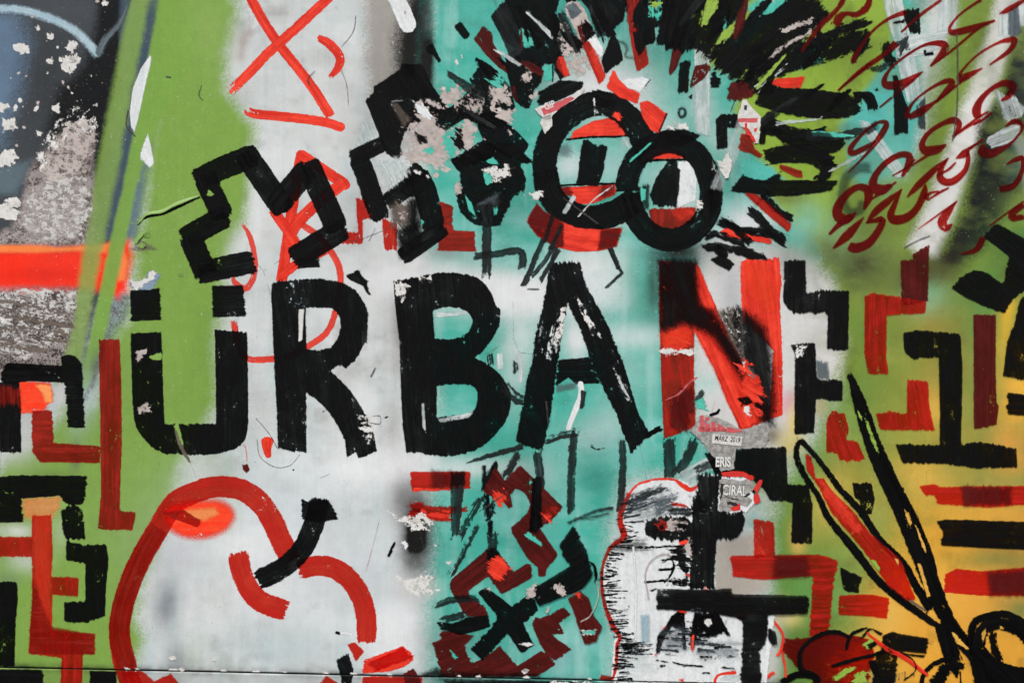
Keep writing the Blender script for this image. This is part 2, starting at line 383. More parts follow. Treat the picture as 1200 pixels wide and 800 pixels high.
def coats(x, y):
    """colour of the old spray coats at wall units (x, y), and how weathered the board is there"""
    C = np.tile(alb((206, 209, 207)), (x.size, 1)); R = np.zeros(x.size)
    wob = fbm(x, y, 40, 1); wob2 = fbm(x, y, 9, 3); spk = np.random.default_rng(3).random(x.size)-0.5
    def lay(a, c):
        nonlocal C
        C = C*(1-a[:, None])+alb(c)[None, :]*a[:, None]
    def B(poly, c, soft=6, op=1.0, wa=6, wf=0, rust=0):
        nonlocal R
        q = np.array([[float(v) for v in t.split(',')] for t in poly.split()])
        m = (x > q[:, 0].min()-soft*2-20) & (x < q[:, 0].max()+soft*2+20) & (y > q[:, 1].min()-soft*2-20) & (y < q[:, 1].max()+soft*2+20)
        a = np.zeros(x.size)
        d = sdf_poly(x[m], y[m], q)+wa*2*wob[m]+wf*2*wob2[m]
        t = sstep(-soft, soft, d); t = np.clip(t+spk[m]*t*(1-t)*2.6*min(1, soft/8), 0, 1)*op
        a[m] = t; lay(a, c)
        if rust: R = np.maximum(R*(1-a), a*rust)
        else: R = R*(1-a)
    def E(cx, cy, rx, ry, c, op=0.8, ang=0, p=1.0):
        nonlocal R
        ca, sa = math.cos(math.radians(ang)), math.sin(math.radians(ang))
        u = ((x-cx)*ca+(y-cy)*sa)/rx; v = (-(x-cx)*sa+(y-cy)*ca)/ry
        g = np.exp(-(u*u+v*v)**p*1.2)
        a = np.clip(g*op*(1+0.5*wob*2)+spk*0.5*g*(1-g)*op, 0, 1); a[g < 0.01] = 0
        lay(a, c)
    # pale middle: cloudy whites
    cl = fbm(x, y, 130, 2); lay(np.clip(0.25+cl*1.2, 0, 0.55), (190, 206, 207)); lay(np.clip(fbm(x, y, 60, 4)*1.3-0.05, 0, 0.4), (176, 176, 172))
    vs = vnoise(x, y*0.06, 7, 5); lay(np.clip((vs-0.62)*0.8, 0, 0.22), (164, 180, 182))
    h1 = fbm(x*0.7+y*0.4, y*1.5-x*0.3, 55, 1, 5); h2 = fbm(x, y, 24, 2, 4); h3 = fbm(x*2.2, y*0.35, 40, 4, 4)
    lay(np.clip(h1*2.2-0.05, 0, .5), (168, 168, 165)); lay(np.clip(-h1*2.0-0.10, 0, .6), (226, 229, 229)); lay(np.clip(h3*1.6-.08, 0, .4), (172, 196, 198)); lay(np.clip(h2*1.8-.22, 0, .35), (132, 130, 126))
    # far left, charcoal and raw board
    B('-2000,-2000 185,-2000 185,0 145,200 112,400 70,440 -2000,440', (64, 69, 73), 4)
    E(70, 15, 60, 22, (80, 85, 89), 0.6); E(60, 110, 30, 50, (56, 60, 63), .7)
    B('-2000,20 18,16 34,50 22,100 0,170 -2000,190', (112, 140, 168), 20, 0.75)
    B('112,-400 175,-400 172,0 140,196 100,208 56,156 72,104 96,76 112,30', (14, 16, 17), 10)
    B('55,175 90,150 108,150 108,195 116,240 112,288 -2000,288 -2000,262 14,272 26,238 30,205', (170, 160, 156), 5, 1, 7, 5, 0.9)
    B('0,195 35,188 28,215 20,232 -30,228', (92, 108, 116), 6)
    B('28,222 66,206 92,206 100,246 88,280 40,280 24,252', (182, 174, 170), 6, 0.7, 6, 6, 0.55)
    B('-2000,334 112,334 100,400 68,440 -2000,444', (158, 149, 145), 5, 1, 5, 5, 1.0)
    E(30, 372, 34, 18, (84, 76, 72), 0.7); E(-6, 350, 30, 16, (190, 190, 190), .8); E(0, 392, 16, 14, (206, 208, 206), .8)
    # red spray bar over the raw board
    B('-2000,288 70,292 130,286 150,284 150,346 90,338 -2000,336', (246, 48, 22), 8, 1, 3)
    E(50, 322, 60, 8, (214, 30, 18), .5)
    B('-2000,283 30,287 70,290 140,284 148,292 140,298 90,294 30,296 -2000,292', (255, 132, 66), 2.5, 1, 1)
    # what lies under the green sweeps
    B('150,-400 196,-400 196,60 184,150 172,215 160,280 112,280 120,200 140,100', (64, 80, 94), 4, 1, 3)
    B('162,170 184,150 176,215 162,280 140,285 150,220', (94, 114, 138), 6, .9, 3)
    B('120,344 158,344 148,375 126,405 112,450 96,480 84,440 100,390', (132, 146, 148), 5, 1, 3, 3, .6)
    B('128,288 150,281 158,300 150,322 140,350 122,344 118,310', (246, 48, 22), 7, 1, 2)
    B('133,286 144,290 149,306 146,328 138,330 136,305', (255, 134, 72), 3, .95, 1)
    # the green field and the two long sweeps beside it
    B('187,-2000 272,-2000 276,20 264,60 266,105 298,150 296,200 288,258 268,300 262,350 252,400 254,470 236,510 214,545 204,580 190,625 176,660 165,690 158,722 172,748 156,790 150,1400 -2000,1400 -2000,560 -4,556 22,520 60,500 80,470 96,478 112,470 118,430 128,402 148,374 156,345 158,300 162,262 168,205 178,150 187,60', (124, 160, 72), 14, 1, 5, 3)
    B('153,-400 176,-400 175,0 150,130 137,205 118,300 95,430 66,450 84,385 112,200 152,0', (128, 160, 78), 5, .86, 1, 2)
    B('187,-400 260,-400 230,60 188,140 166,195 143,300 126,382 106,450 90,470 98,428 125,300 149,192 187,0', (122, 162, 70), 2.6, .97, 1, 1)
    lay(np.clip(fbm(x, y, 70, 2)*1.1, 0, .3)*sstep(190, 215, x)*sstep(300, 270, x), (108, 142, 62)); lay(np.clip(fbm(x, y, 30, 5)*.8-.06, 0, .25)*sstep(190, 215, x)*sstep(300, 270, x), (146, 176, 100))
    E(245, 30, 30, 60, (140, 172, 92), .5); E(282, 300, 16, 30, (206, 212, 206), .8); E(230, 560, 26, 26, (196, 204, 196), .55)
    E(20, 515, 26, 26, (196, 198, 196), .95); E(100, 470, 15, 36, (168, 190, 186), .8, 15); E(30, 655, 24, 16, (198, 206, 198), .75)
    E(16, 622, 26, 10, (214, 216, 212), .9); E(34, 490, 14, 22, (182, 188, 184), .8); E(10, 680, 14, 12, (108, 120, 110), .6); E(60, 590, 30, 30, (150, 180, 110), .5)
    E(70, 625, 10, 20, (176, 190, 160), .6); E(112, 428, 8, 22, (92, 104, 90), .7, 10); E(88, 535, 7, 18, (98, 112, 86), .7)
    # white below the letters, smudged
    E(350, 640, 140, 90, (206, 213, 216), .7); E(195, 708, 16, 34, (118, 122, 128), .8, 8); E(205, 770, 14, 26, (140, 146, 150), .8); E(220, 650, 34, 26, (190, 194, 198), .8)
    E(330, 760, 80, 30, (178, 196, 198), .6); E(300, 690, 60, 30, (218, 221, 221), .8); E(470, 735, 30, 60, (216, 220, 222), .9); E(425, 690, 50, 24, (184, 190, 192), .5)
    E(398, 610, 34, 40, (196, 202, 202), .7)
    # brown and black fog down the join of white and teal
    B('424,-2000 505,-2000 505,100 480,118 432,116 428,60', (152, 146, 138), 12, .85, 4)
    B('486,-2000 506,-2000 505,40 500,96 482,112 466,96 462,50 476,0', (17, 17, 16), 13, 1, 4)
    E(470, 375, 14, 60, (96, 90, 84), .8); E(460, 500, 12, 40, (150, 150, 148), .5); E(468, 580, 16, 34, (110, 108, 106), .6)
    # teal
    B('504,-2000 1070,-2000 1078,60 1062,200 1000,300 930,320 890,330 884,430 892,560 730,560 716,620 716,720 722,1400 505,1400 503,700 505,560 520,520 504,420 500,250 503,110', (70, 174, 156), 19, 1, 7, 3)
    lay(np.clip(fbm(x, y, 90, 3)*1.2, 0, 0.35)*sstep(510, 540, x)*sstep(770, 730, x), (100, 184, 174))
    tz = sstep(498, 520, x)*sstep(1080, 1000, x)
    lay(np.clip(h1*2.4-.06, 0, .55)*tz, (140, 202, 194)); lay(np.clip(h3*2.0-.16, 0, .5)*tz, (176, 212, 208)); lay(np.clip(-h2*1.8-.12, 0, .45)*tz, (48, 146, 128)); lay(np.clip(-h1*1.5-.16, 0, .35)*tz, (60, 120, 110))
    E(488, 628, 22, 62, (22, 21, 20), 1.1, 0, 1.3); E(478, 570, 18, 26, (54, 50, 48), .7); E(500, 690, 16, 12, (180, 178, 174), .7); E(500, 60, 10, 90, (16, 16, 15), .9, 0, 2)
    E(476, 690, 22, 18, (196, 196, 194), .6); E(640, 680, 50, 40, (86, 178, 160), .5); E(650, 770, 30, 18, (116, 170, 170), .7)
    # white fog over the teal
    E(560, 335, 120, 20, (222, 225, 224), 1.0); E(640, 350, 110, 22, (218, 223, 222), .95); E(480, 318, 80, 26, (206, 208, 207), .8); E(520, 296, 30, 10, (140, 146, 144), .6)
    E(690, 318, 40, 30, (220, 224, 224), .95); E(676, 400, 16, 24, (226, 228, 228), 1.0); E(702, 300, 40, 24, (214, 220, 218), .6)
    E(735, 392, 60, 20, (176, 208, 202), .75); E(740, 440, 40, 40, (150, 196, 188), .6); E(715, 490, 26, 26, (176, 204, 200), .6, 40); E(690, 510, 40, 24, (160, 190, 186), .6)
    E(600, 430, 16, 60, (166, 190, 184), .7); E(640, 560, 16, 50, (150, 196, 190), .6); E(664, 555, 20, 50, (128, 192, 182), .4)
    E(700, 100, 56, 40, (222, 224, 223), 1.0); E(745, 115, 44, 34, (206, 216, 214), .85, 35); E(690, 80, 40, 22, (196, 206, 204), .7); E(770, 150, 22, 18, (204, 212, 210), .7)
    E(668, 196, 24, 22, (196, 214, 212), .9); E(720, 196, 26, 24, (168, 204, 200), .9); E(700, 262, 60, 10, (206, 214, 212), .7); E(755, 205, 20, 20, (150, 196, 190), .6)
    E(795, 215, 30, 40, (214, 218, 218), .9); E(850, 290, 36, 24, (208, 213, 212), 1.0); E(880, 260, 36, 24, (212, 216, 216), .95); E(845, 160, 18, 26, (190, 206, 202), .7); E(822, 120, 16, 30, (196, 206, 204), .6)
    E(760, 345, 26, 40, (64, 150, 130), .9); E(755, 310, 20, 20, (96, 176, 160), .6)
    E(795, 295, 36, 16, (26, 28, 27), .9); E(765, 340, 8, 40, (40, 54, 48), .8)
    # pale ground round the N and the right blocks
    B('822,296 905,285 940,292 975,318 1000,352 996,420 985,440 965,470 945,492 925,520 885,526 830,520 812,470 812,400 820,340', (208, 208, 205), 12, 1, 4)
    E(858, 340, 18, 28, (178, 180, 184), .8); E(862, 385, 14, 22, (84, 90, 88), .85); E(826, 448, 22, 16, (176, 206, 200), .8); E(835, 490, 20, 14, (198, 200, 198), .8)
    E(924, 472, 12, 16, (214, 158, 176), .8, 20); E(963, 478, 10, 16, (206, 164, 150), .8); E(905, 510, 14, 12, (70, 68, 56), .9); E(925, 520, 18, 22, (196, 178, 96), .8)
    # lime under the black rays, green to the right
    B('800,0 850,-60 1010,-60 1060,-30 1045,60 1012,110 1000,150 990,200 968,300 930,262 905,232 895,190 868,160 858,128 876,100 820,70', (140, 172, 60), 7, 1, 5)
    B('870,190 905,196 920,210 890,216 868,208', (84, 186, 172), 4); B('840,30 900,-10 940,-10 900,30 860,60', (64, 186, 172), 5, .9); B('930,58 962,44 962,72 934,80', (64, 186, 172), 4, .9); E(938, 30, 20, 10, (180, 160, 158), .8, -30)
    B('1120,-2000 2600,-2000 2600,560 1000,560 984,440 990,400 976,330 958,312 978,230 985,190 1010,215 1058,205 1088,150 1104,80 1116,20', (116, 142, 54), 12, 1, 5)
    B('985,150 1030,95 1070,90 1082,130 1068,190 1040,205 1010,212', (84, 178, 168), 9, 1, 3); E(945, 270, 26, 34, (126, 190, 170), .9); E(925, 232, 26, 10, (96, 100, 60), .6); E(1052, 190, 18, 26, (110, 180, 172), .8)
    E(1014, 300, 50, 40, (128, 152, 80), .7); E(985, 280, 18, 30, (140, 182, 130), .5); E(1060, 215, 30, 30, (134, 164, 76), .5); E(1035, 222, 12, 12, (128, 178, 140), .6)
    E(1010, 310, 40, 26, (52, 60, 38), .85); E(968, 292, 22, 16, (70, 76, 56), .7, 30); E(1090, 320, 34, 22, (20, 24, 18), .95); E(1070, 335, 24, 16, (30, 34, 24), .8); E(1020, 330, 26, 20, (90, 104, 50), .6)
    # upper right white and black fog
    B('1178,-40 1200,-40 1196,20 1180,62 1160,130 1134,205 1112,270 1098,300 1076,296 1066,286 1084,240 1104,190 1120,140 1140,88 1158,40', (216, 216, 212), 9, 1, 4)
    B('1186,64 1206,40 1206,90 1200,210 1160,285 1120,318 1092,334 1096,310 1112,276 1126,250 1134,216 1144,180 1150,150 1166,130 1176,104', (19, 23, 21), 11, 1, 4)
    B('1146,150 1166,120 1170,134 1160,160 1146,182', (22, 26, 24), 8, .95, 3); E(1192, 190, 14, 26, (80, 110, 92), .7); E(1190, 240, 24, 20, (104, 124, 62), .6); E(1200, 285, 40, 30, (72, 128, 66), .9)
    B('1150,100 1164,100 1178,140 1196,190 1204,240 2600,300 2600,100 1200,160 1186,140 1170,110', (150, 158, 156), 5, .7, 2); E(1196, 100, 14, 60, (40, 46, 42), .8)
    E(1190, 20, 12, 26, (84, 86, 84), .8)
    # lower right: greens turning gold
    B('1000,372 1040,380 1070,345 1130,330 1200,320 2600,320 2600,1400 905,1400 900,620 915,560 940,540 960,500 985,448 1002,430', (96, 136, 58), 22, 1, 6)
    E(1085, 350, 26, 22, (104, 178, 146), .85); E(1160, 350, 30, 40, (70, 138, 68), .8); E(1150, 430, 14, 70, (84, 148, 82), .7); E(955, 560, 24, 40, (82, 152, 84), .9); E(985, 500, 30, 40, (96, 150, 80), .6)
    E(932, 500, 10, 30, (214, 190, 86), .85); E(972, 580, 24, 44, (206, 180, 88), .75, 25); E(1095, 480, 14, 30, (220, 178, 78), .9); E(1192, 450, 26, 70, (246, 180, 58), 1.0); E(1082, 560, 44, 34, (206, 172, 78), .85)
    E(1180, 370, 10, 40, (226, 180, 50), .85, 10); E(1035, 560, 14, 30, (110, 160, 84), .6); E(1150, 600, 60, 16, (206, 170, 76), .8); E(1185, 530, 24, 30, (228, 156, 66), .9)
    B('1010,690 1052,640 1070,600 1120,590 1180,585 1300,590 2600,600 2600,1400 980,1400 980,770 1012,730', (224, 160, 52), 34, .95, 8); E(1170, 655, 60, 14, (110, 138, 60), .8); E(1195, 715, 30, 20, (84, 124, 66), .85); E(1170, 565, 50, 10, (90, 138, 74), .7)
    E(1000, 660, 30, 30, (110, 156, 78), .8); E(1024, 610, 22, 30, (96, 150, 80), .8); E(988, 700, 26, 24, (112, 160, 84), .8); E(945, 690, 24, 30, (96, 150, 76), .9); E(935, 630, 10, 24, (212, 170, 88), .9); E(925, 725, 18, 12, (216, 200, 120), .7)
    E(1000, 740, 26, 20, (140, 160, 78), .6); E(1040, 720, 26, 30, (220, 182, 90), .7); E(1100, 700, 40, 30, (224, 178, 88), .6); E(1020, 790, 30, 14, (130, 160, 88), .7)
    # grey primer right of the painted face
    B('838,635 890,622 900,640 900,690 880,700 905,728 905,800 880,810 836,800 834,700', (178, 170, 158), 7, .95, 3); E(905, 760, 14, 40, (206, 208, 202), .9); E(915, 715, 14, 14, (206, 184, 150), .8); E(890, 560, 18, 30, (120, 130, 70), .7)
    # below the joint, greyer
    lay((.2+.45*sstep(480, 540, x)*sstep(1040, 960, x))*(y > 782+x*0.0218), (60, 62, 60))
    rz = sstep(900, 980, x)*sstep(1400, 1200, x+0*y)
    lay(np.clip(h1*1.6-.05, 0, .35)*rz, (96, 112, 48)); lay(np.clip(h2*1.5-.15, 0, .3)*rz, (64, 78, 40)); lay(np.clip(-h1*1.4-.1, 0, .3)*rz*(y < 520), (150, 170, 84))
    for cx, cy, rx, ry, op in ((430, 548, 90, 26, .85), (545, 338, 90, 16, .7), (420, 480, 30, 40, .5), (455, 745, 40, 40, .8), (300, 640, 70, 30, .6), (480, 325, 60, 18, .6), (610, 345, 60, 20, .7), (300, 250, 10, 60, .5), (608, 348, 60, 30, .75), (612, 398, 24, 40, .55), (560, 548, 70, 14, .6), (735, 395, 50, 14, .45), (680, 330, 40, 30, .6)): E(cx, cy, rx, ry, (228, 231, 231), op)
    # soft dark overspray drifting between the figures
    for cx, cy, rx, ry, op in ((455, 130, 40, 60, .35), (600, 250, 40, 30, .25), (610, 560, 50, 40, .25), (700, 560, 30, 40, .25), (930, 300, 50, 30, .4), (1110, 420, 30, 60, .22), (540, 750, 50, 30, .35), (300, 470, 14, 40, .12), (420, 250, 30, 40, .25), (1010, 250, 40, 50, .25), (860, 210, 30, 40, .25), (1180, 640, 40, 40, .3), (940, 760, 40, 30, .3), (40, 440, 40, 14, .35), (60, 560, 30, 10, .3), (760, 60, 60, 30, .3)):
        E(cx, cy, rx, ry, (40, 40, 36), op)
    for cx, cy, rx, ry, op in ((1005, 60, 60, 40, .4), (1090, 190, 26, 70, .28), (1150, 60, 20, 50, .25), (960, 170, 40, 30, .3), (1190, 300, 40, 40, .3)): E(cx, cy, rx, ry, (52, 62, 30), op)
    for cx, cy, rx, ry, op in ((1120, 700, 80, 40, .5), (1060, 770, 70, 30, .45), (1180, 600, 50, 30, .4)): E(cx, cy, rx, ry, (236, 172, 66), op)
    for cx, cy, rx, ry, op in ((1100, 470, 90, 110, .34), (1000, 580, 60, 70, .34), (1150, 560, 80, 60, .4), (1060, 640, 60, 50, .4), (1090, 380, 40, 40, .2)): E(cx, cy, rx, ry, (204, 164, 62), op)
    for cx, cy, rx, ry, op in ((880, 460, 14, 50, .35), (810, 300, 50, 22, .45), (700, 20, 90, 26, .4), (630, 90, 40, 40, .3), (75, 200, 50, 60, .3), (40, 60, 70, 60, .25), (860, 640, 30, 60, .25), (600, 620, 60, 70, .16)): E(cx, cy, rx, ry, (30, 30, 29), op)
    # dark haze painted into the coats along the joint, shading the gap deeper
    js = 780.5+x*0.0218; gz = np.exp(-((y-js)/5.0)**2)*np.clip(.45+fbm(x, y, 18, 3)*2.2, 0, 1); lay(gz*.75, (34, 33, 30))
    # overall grime
    lay(np.clip(fbm(x, y, 220, 5)*0.5, 0, 0.10), (96, 94, 90))
    return np.clip(C, 0.004, 0.86), R

def board_material():
    m, nt = newmat('sprayed_board'); b = NB(nt)
    ca = b.attr('coat'); ra = b.attr('bare_board')
    tc = b.node('ShaderNodeTexCoord'); o = tc.outputs['Object']
    n1 = b.noise(o, 26.0, 5.0, 0.6); n2 = b.noise(o, 330.0, 3.0, 0.65); n3 = b.noise(b.vmul(o, (90.0, 90.0, 5.0)), 1.0, 5.0, 0.75)
    n4 = b.noise(o, 120.0, 4.0, 0.7)
    c = b.mix(0.8, ca.outputs['Color'], b.smap(n1, 0.25, 0.75, 0.94, 1.05), 'MULTIPLY')
    c = b.mix(0.5, c, b.smap(n3, 0.2, 0.8, 0.92, 1.06), 'MULTIPLY')
    c = b.mix(0.6, c, b.smap(n2, 0.2, 0.8, 0.88, 1.09), 'MULTIPLY')
    # dirt flecks and pin-head paint splashes
    c = b.mix(b.smap(b.math('MULTIPLY_ADD', n2, 0.6, n4), 0.995, 1.05), c, rgba(alb((206, 200, 192))))
    c = b.mix(b.math('MULTIPLY', b.smap(b.math('MULTIPLY_ADD', n2, 0.6, n4), 0.605, 0.53), 0.75), c, rgba(alb((48, 46, 42))))
    # raw, scuffed board: dark brown grit through the pale primer
    g = b.math('ADD', b.math('MULTIPLY_ADD', b.noise(b.vmul(o, (22.0, 22.0, 34.0)), 1.0, 5.0, 0.7), 0.9, b.math('MULTIPLY_ADD', n4, 0.6, -0.38)), b.math('MULTIPLY', b.noise(b.vmul(o, (240.0, 240.0, 130.0)), 1.0, 4.0, 0.75), 0.8))
    gm = b.math('MULTIPLY', b.smap(g, 0.82, 0.70), ra.outputs['Fac'])
    c = b.mix(gm, c, rgba(alb((66, 56, 52))))
    # long fine scratches
    w = b.node('ShaderNodeTexVoronoi', feature='DISTANCE_TO_EDGE'); b.put(w.inputs['Vector'], b.vmul(o, (3.1, 1.0, 1.2))); w.inputs['Scale'].default_value = 1.0
    wob = b.math('ADD', w.outputs[0], b.math('MULTIPLY', b.math('SUBTRACT', n1, 0.5), 0.02))
    sc = b.math('MULTIPLY', b.smap(b.math('ABSOLUTE', wob), 0.0016, 0.0004), b.smap(b.noise(o, 2.3, 2.0), 0.52, 0.60))
    c = b.mix(b.math('MULTIPLY', sc, 0.55), c, rgba(alb((70, 68, 64))))
    pr = b.node('ShaderNodeBsdfPrincipled'); b.put(pr.inputs['Base Color'], c)
    b.put(pr.inputs['Roughness'], b.smap(n1, 0.3, 0.7, 0.42, 0.58)); pr.inputs['Specular IOR Level'].default_value = 0.15
    bp = b.node('ShaderNodeBump'); bp.inputs['Strength'].default_value = 0.5; bp.inputs['Distance'].default_value = 0.0015
    h = b.math('ADD', b.math('ADD', b.math('MULTIPLY', n4, 0.5), b.math('MULTIPLY', n2, 0.25)), b.math('ADD', b.math('MULTIPLY', gm, -0.8), b.math('MULTIPLY', n1, 0.25)))
    b.put(bp.inputs['Height'], h); b.put(pr.inputs['Normal'], bp.outputs[0])
    out = b.node('ShaderNodeOutputMaterial'); nt.links.new(pr.outputs[0], out.inputs[0])
    return m
BOARD = board_material()

def plain(name, c, rough=0.7, var=0.25, sc=20.0):
    m, nt = newmat(name); b = NB(nt); c = alb(c)
    tc = b.node('ShaderNodeTexCoord'); n = b.noise(tc.outputs['Object'], sc, 6.0, 0.65)
    pr = b.node('ShaderNodeBsdfPrincipled')
    b.put(pr.inputs['Base Color'], b.mix(b.smap(n, 0.3, 0.7), rgba(c*(1-var)), rgba(np.clip(c*(1+var), 0, 0.86))))
    pr.inputs['Roughness'].default_value = rough
    bp = b.node('ShaderNodeBump'); bp.inputs['Strength'].default_value = 0.3; bp.inputs['Distance'].default_value = 0.002
    b.put(bp.inputs['Height'], n); b.put(pr.inputs['Normal'], bp.outputs[0])
    out = b.node('ShaderNodeOutputMaterial'); nt.links.new(pr.outputs[0], out.inputs[0])
    return m

EDGE = plain('raw_board_edge', (22, 19, 17), 0.9, 0.3, 40)
def board(name, gZ, label):
    gx, gz = np.meshgrid(gX, gZ, indexing='ij'); nx, nz = gx.shape
    X, Z = gx.ravel(), gz.ravel(); ux, uy = to_units(X, Z)
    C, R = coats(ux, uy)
    co = np.stack([X, bulge(X, Z), Z], -1); idx = np.arange(nx*nz).reshape(nx, nz)
    q = np.stack([idx[:-1, :-1], idx[1:, :-1], idx[1:, 1:], idx[:-1, 1:]], -1).reshape(-1, 4)
    ring = np.concatenate([idx[:, 0], idx[-1, 1:], idx[-2::-1, -1], idx[0, -2:0:-1]])
    back = co[ring].copy(); back[:, 1] = 0.018
    bi = np.arange(len(ring))+nx*nz
    sk = np.stack([ring, bi, np.roll(bi, -1), np.roll(ring, -1)], -1)
    co = np.concatenate([co, back]); C = np.concatenate([C, C[ring]]); R = np.concatenate([R, R[ring]])
    me = bpy.data.meshes.new(name)
    ff = np.concatenate([q, sk]).astype(np.int32); nf = len(ff)
    me.vertices.add(len(co)); me.vertices.foreach_set('co', co.astype(np.float32).ravel())
    me.loops.add(nf*4); me.loops.foreach_set('vertex_index', ff.ravel())
    me.polygons.add(nf); me.polygons.foreach_set('loop_start', np.arange(0, nf*4, 4, dtype=np.int32)); me.update(calc_edges=True)
    a = me.attributes.new('coat', 'FLOAT_COLOR', 'POINT'); a.data.foreach_set('color', np.concatenate([C, np.ones((len(C), 1))], 1).astype(np.float32).ravel())
    a = me.attributes.new('bare_board', 'FLOAT', 'POINT'); a.data.foreach_set('value', R.astype(np.float32))
    me.polygons.foreach_set('use_smooth', np.concatenate([np.ones(len(q), bool), np.zeros(len(sk), bool)]))
    me.materials.append(BOARD); me.materials.append(EDGE); me.polygons.foreach_set('material_index', np.concatenate([np.zeros(len(q), np.int32), np.ones(len(sk), np.int32)])); me.update()
    o = bpy.data.objects.new(name, me); col.objects.link(o); o.parent = WALL; o['label'] = label
    return o
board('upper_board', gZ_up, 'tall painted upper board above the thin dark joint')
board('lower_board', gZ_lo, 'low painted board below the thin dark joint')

def box(name, lo, hi, mat, parent=None, bevel=0.0):
    bm = bmesh.new(); bmesh.ops.create_cube(bm, size=1.0)
    for v in bm.verts: v.co = Vector([(lo[i]+hi[i])/2*0 + (v.co[i])*(hi[i]-lo[i]) for i in range(3)])
    if bevel: bmesh.ops.bevel(bm, geom=bm.edges[:], offset=bevel, segments=2, affect='EDGES')
    me = bpy.data.meshes.new(name); bm.to_mesh(me); bm.free(); me.materials.append(mat)
    o = bpy.data.objects.new(name, me); o.location = [(lo[i]+hi[i])/2 for i in range(3)]; col.objects.link(o)
    if parent: o.parent = parent
    return o
WOODM = plain('raw_timber', (92, 74, 56), 0.8, 0.3, 14)
DARK = plain('dark_backing', (20, 19, 18), 0.9, 0.3, 14)
box('backing_board', (-3.18, 0.0185, 0.0), (3.18, 0.030, 3.38), DARK, WALL)
for i in range(6): box('timber_post', (-3.0+i*1.2-0.04, 0.031, 0.0), (-3.0+i*1.2+0.04, 0.11, 3.3), WOODM, WALL, 0.004)
box('cap_rail', (-3.22, -0.012, 3.4015), (3.22, 0.12, 3.44), WOODM, WALL, 0.005)

# ground in front of and behind the wall
PAVE = plain('asphalt', (62, 61, 59), 0.85, 0.3, 60)
me = bpy.data.meshes.new('ground'); me.from_pydata([(-120, -120, 0), (120, -120, 0), (120, 120, 0), (-120, 120, 0)], [], [(0, 1, 2, 3)]); me.materials.append(PAVE)
o = bpy.data.objects.new('ground', me); col.objects.link(o); o['kind'] = 'structure'

# ------------------------------------------------------------------ painted marks, oldest first
# --- left edge
T(0, 0, 4)
G('spray_line', 'pale blue sprayed arc on charcoal'); S('powder', '-60,48 0,42 100,48 200,75 300,115 380,170 462,262', 36, rag=1.5, soft=2.5)
G('spray_line', 'thin dark blue sprayed tick'); S('slate', '458,262,34 490,190,30 560,110,22 600,20,16 612,-30,12', rag=1.5, soft=2)
G('paint_sliver', 'white crescent between green sweeps'); P('white', '712,245 660,320 620,420 608,520 612,590 628,625 650,540 680,400 705,300', 100, .5)
G('paint_sliver', 'small white wedge in the green'); P('white', '690,625 660,710 655,745 700,785 722,765 705,680', 60, .8, dry=.2)
def chip(mat, x, y, r, sq=1.0, seed=0, rag=2.0, dry=-0.3, name='paint_chip'):
    rr = random.Random(seed*31+int(x*7+y)); n = 11
    q = [(x+r*sq*math.cos(2*math.pi*i/n)*rr.uniform(.5, 1.25), y+r*math.sin(2*math.pi*i/n)*rr.uniform(.5, 1.25)) for i in range(n)]
    G(name); P(mat, q, rr.uniform(0, 90), rag, .6, dry, step=1.1)
for x, y, r, q in ((25, 57, 8, 1.2), (58, 42, 5, 1), (82, 75, 12, 1.1), (84, 54, 9, 1), (60, 73, 6, .8), (71, 70, 4, .7), (12, 147, 9, 1.3), (43, 128, 4, 1), (18, 127, 4, 1), (23, 118, 3, 1), (3, 125, 8, .9), (46, 156, 4, 1), (8, 185, 13, 1.0), (123, 4, 4, 1.2), (45, 33, 3, 1), (66, 127, 7, 1.2), (10, 250, 13, 1.2), (16, 238, 8, 1.1), (6, 375, 9, 1.1)):
    chip('chalk', x, y, r*.92, q, 1, rag=min(3.2, r*.42), dry=.06)
G('scuffed_patch', 'scuffed grey patch of bare board'); P('bare', [(50, 196), (62, 168), (80, 146), (100, 140), (114, 158), (106, 178), (96, 198), (84, 214), (52, 214)], 30, 6, 1.2, .42)
G('scuffed_patch', 'flecked white edge of the bare board'); P('chalk', [(44, 180), (56, 158), (72, 136), (90, 124), (112, 150), (96, 160), (84, 150), (64, 176), (50, 196)], 120, 7, .8, .58)
G('scuffed_patch', 'pale flaking board above the red bar'); P('chalk', [(40, 224), (66, 208), (98, 208), (104, 240), (92, 278), (46, 280), (28, 262)], 8, 6, 1.5, .50, op=.75)
G('scuffed_patch', 'pale flaking board below the red bar'); P('chalk', [(-10, 345), (40, 338), (88, 342), (80, 395), (30, 420), (-10, 410)], 10, 6, 1.5, .52, op=.8)
G('scuffed_patch', 'dark grit on the bare board'); P('umber', [(-10, 350), (30, 346), (70, 352), (84, 380), (60, 410), (-10, 420)], 10, 8, 1.2, .5)
# green sweep ridges and the red bar's pale core
# --- brown veil of red 'X' figure
T(300, 0, 4)
G('spray_smear', 'white sprayed curl at the top'); S('white', '-36,20 -10,50 0,100 0,140', 60, soft=6, op=.8)
G('brush_stroke', 'short white brush stroke with rounded end'); S('white', '640,-40 680,40 712,115', 78, rag=.8, round_=True)
G('brush_stroke', 'long red slash crossing another'); S('bright', '-60,-90 0,40 100,200 250,390 350,545', 46, rag=1.0, dry=.02)
G('brush_stroke', 'red slash rising to the upper right'); S('bright', '370,-40 320,10 130,185 40,265 0,310 -120,430', 46, rag=1.2, dry=.02, d1=.55)
G('brush_stroke', 'flat red stroke under the crossed slashes'); S('bright', '-34,525 0,535 200,555 330,575 395,595', 44, rag=1.0, dry=.05, d0=.4, round_=True)
G('brush_stroke', 'red comma shaped stroke'); S('bright', '290,178,34 340,205,42 390,262,42 388,310,40 345,365,20', rag=1.0, round_=False)
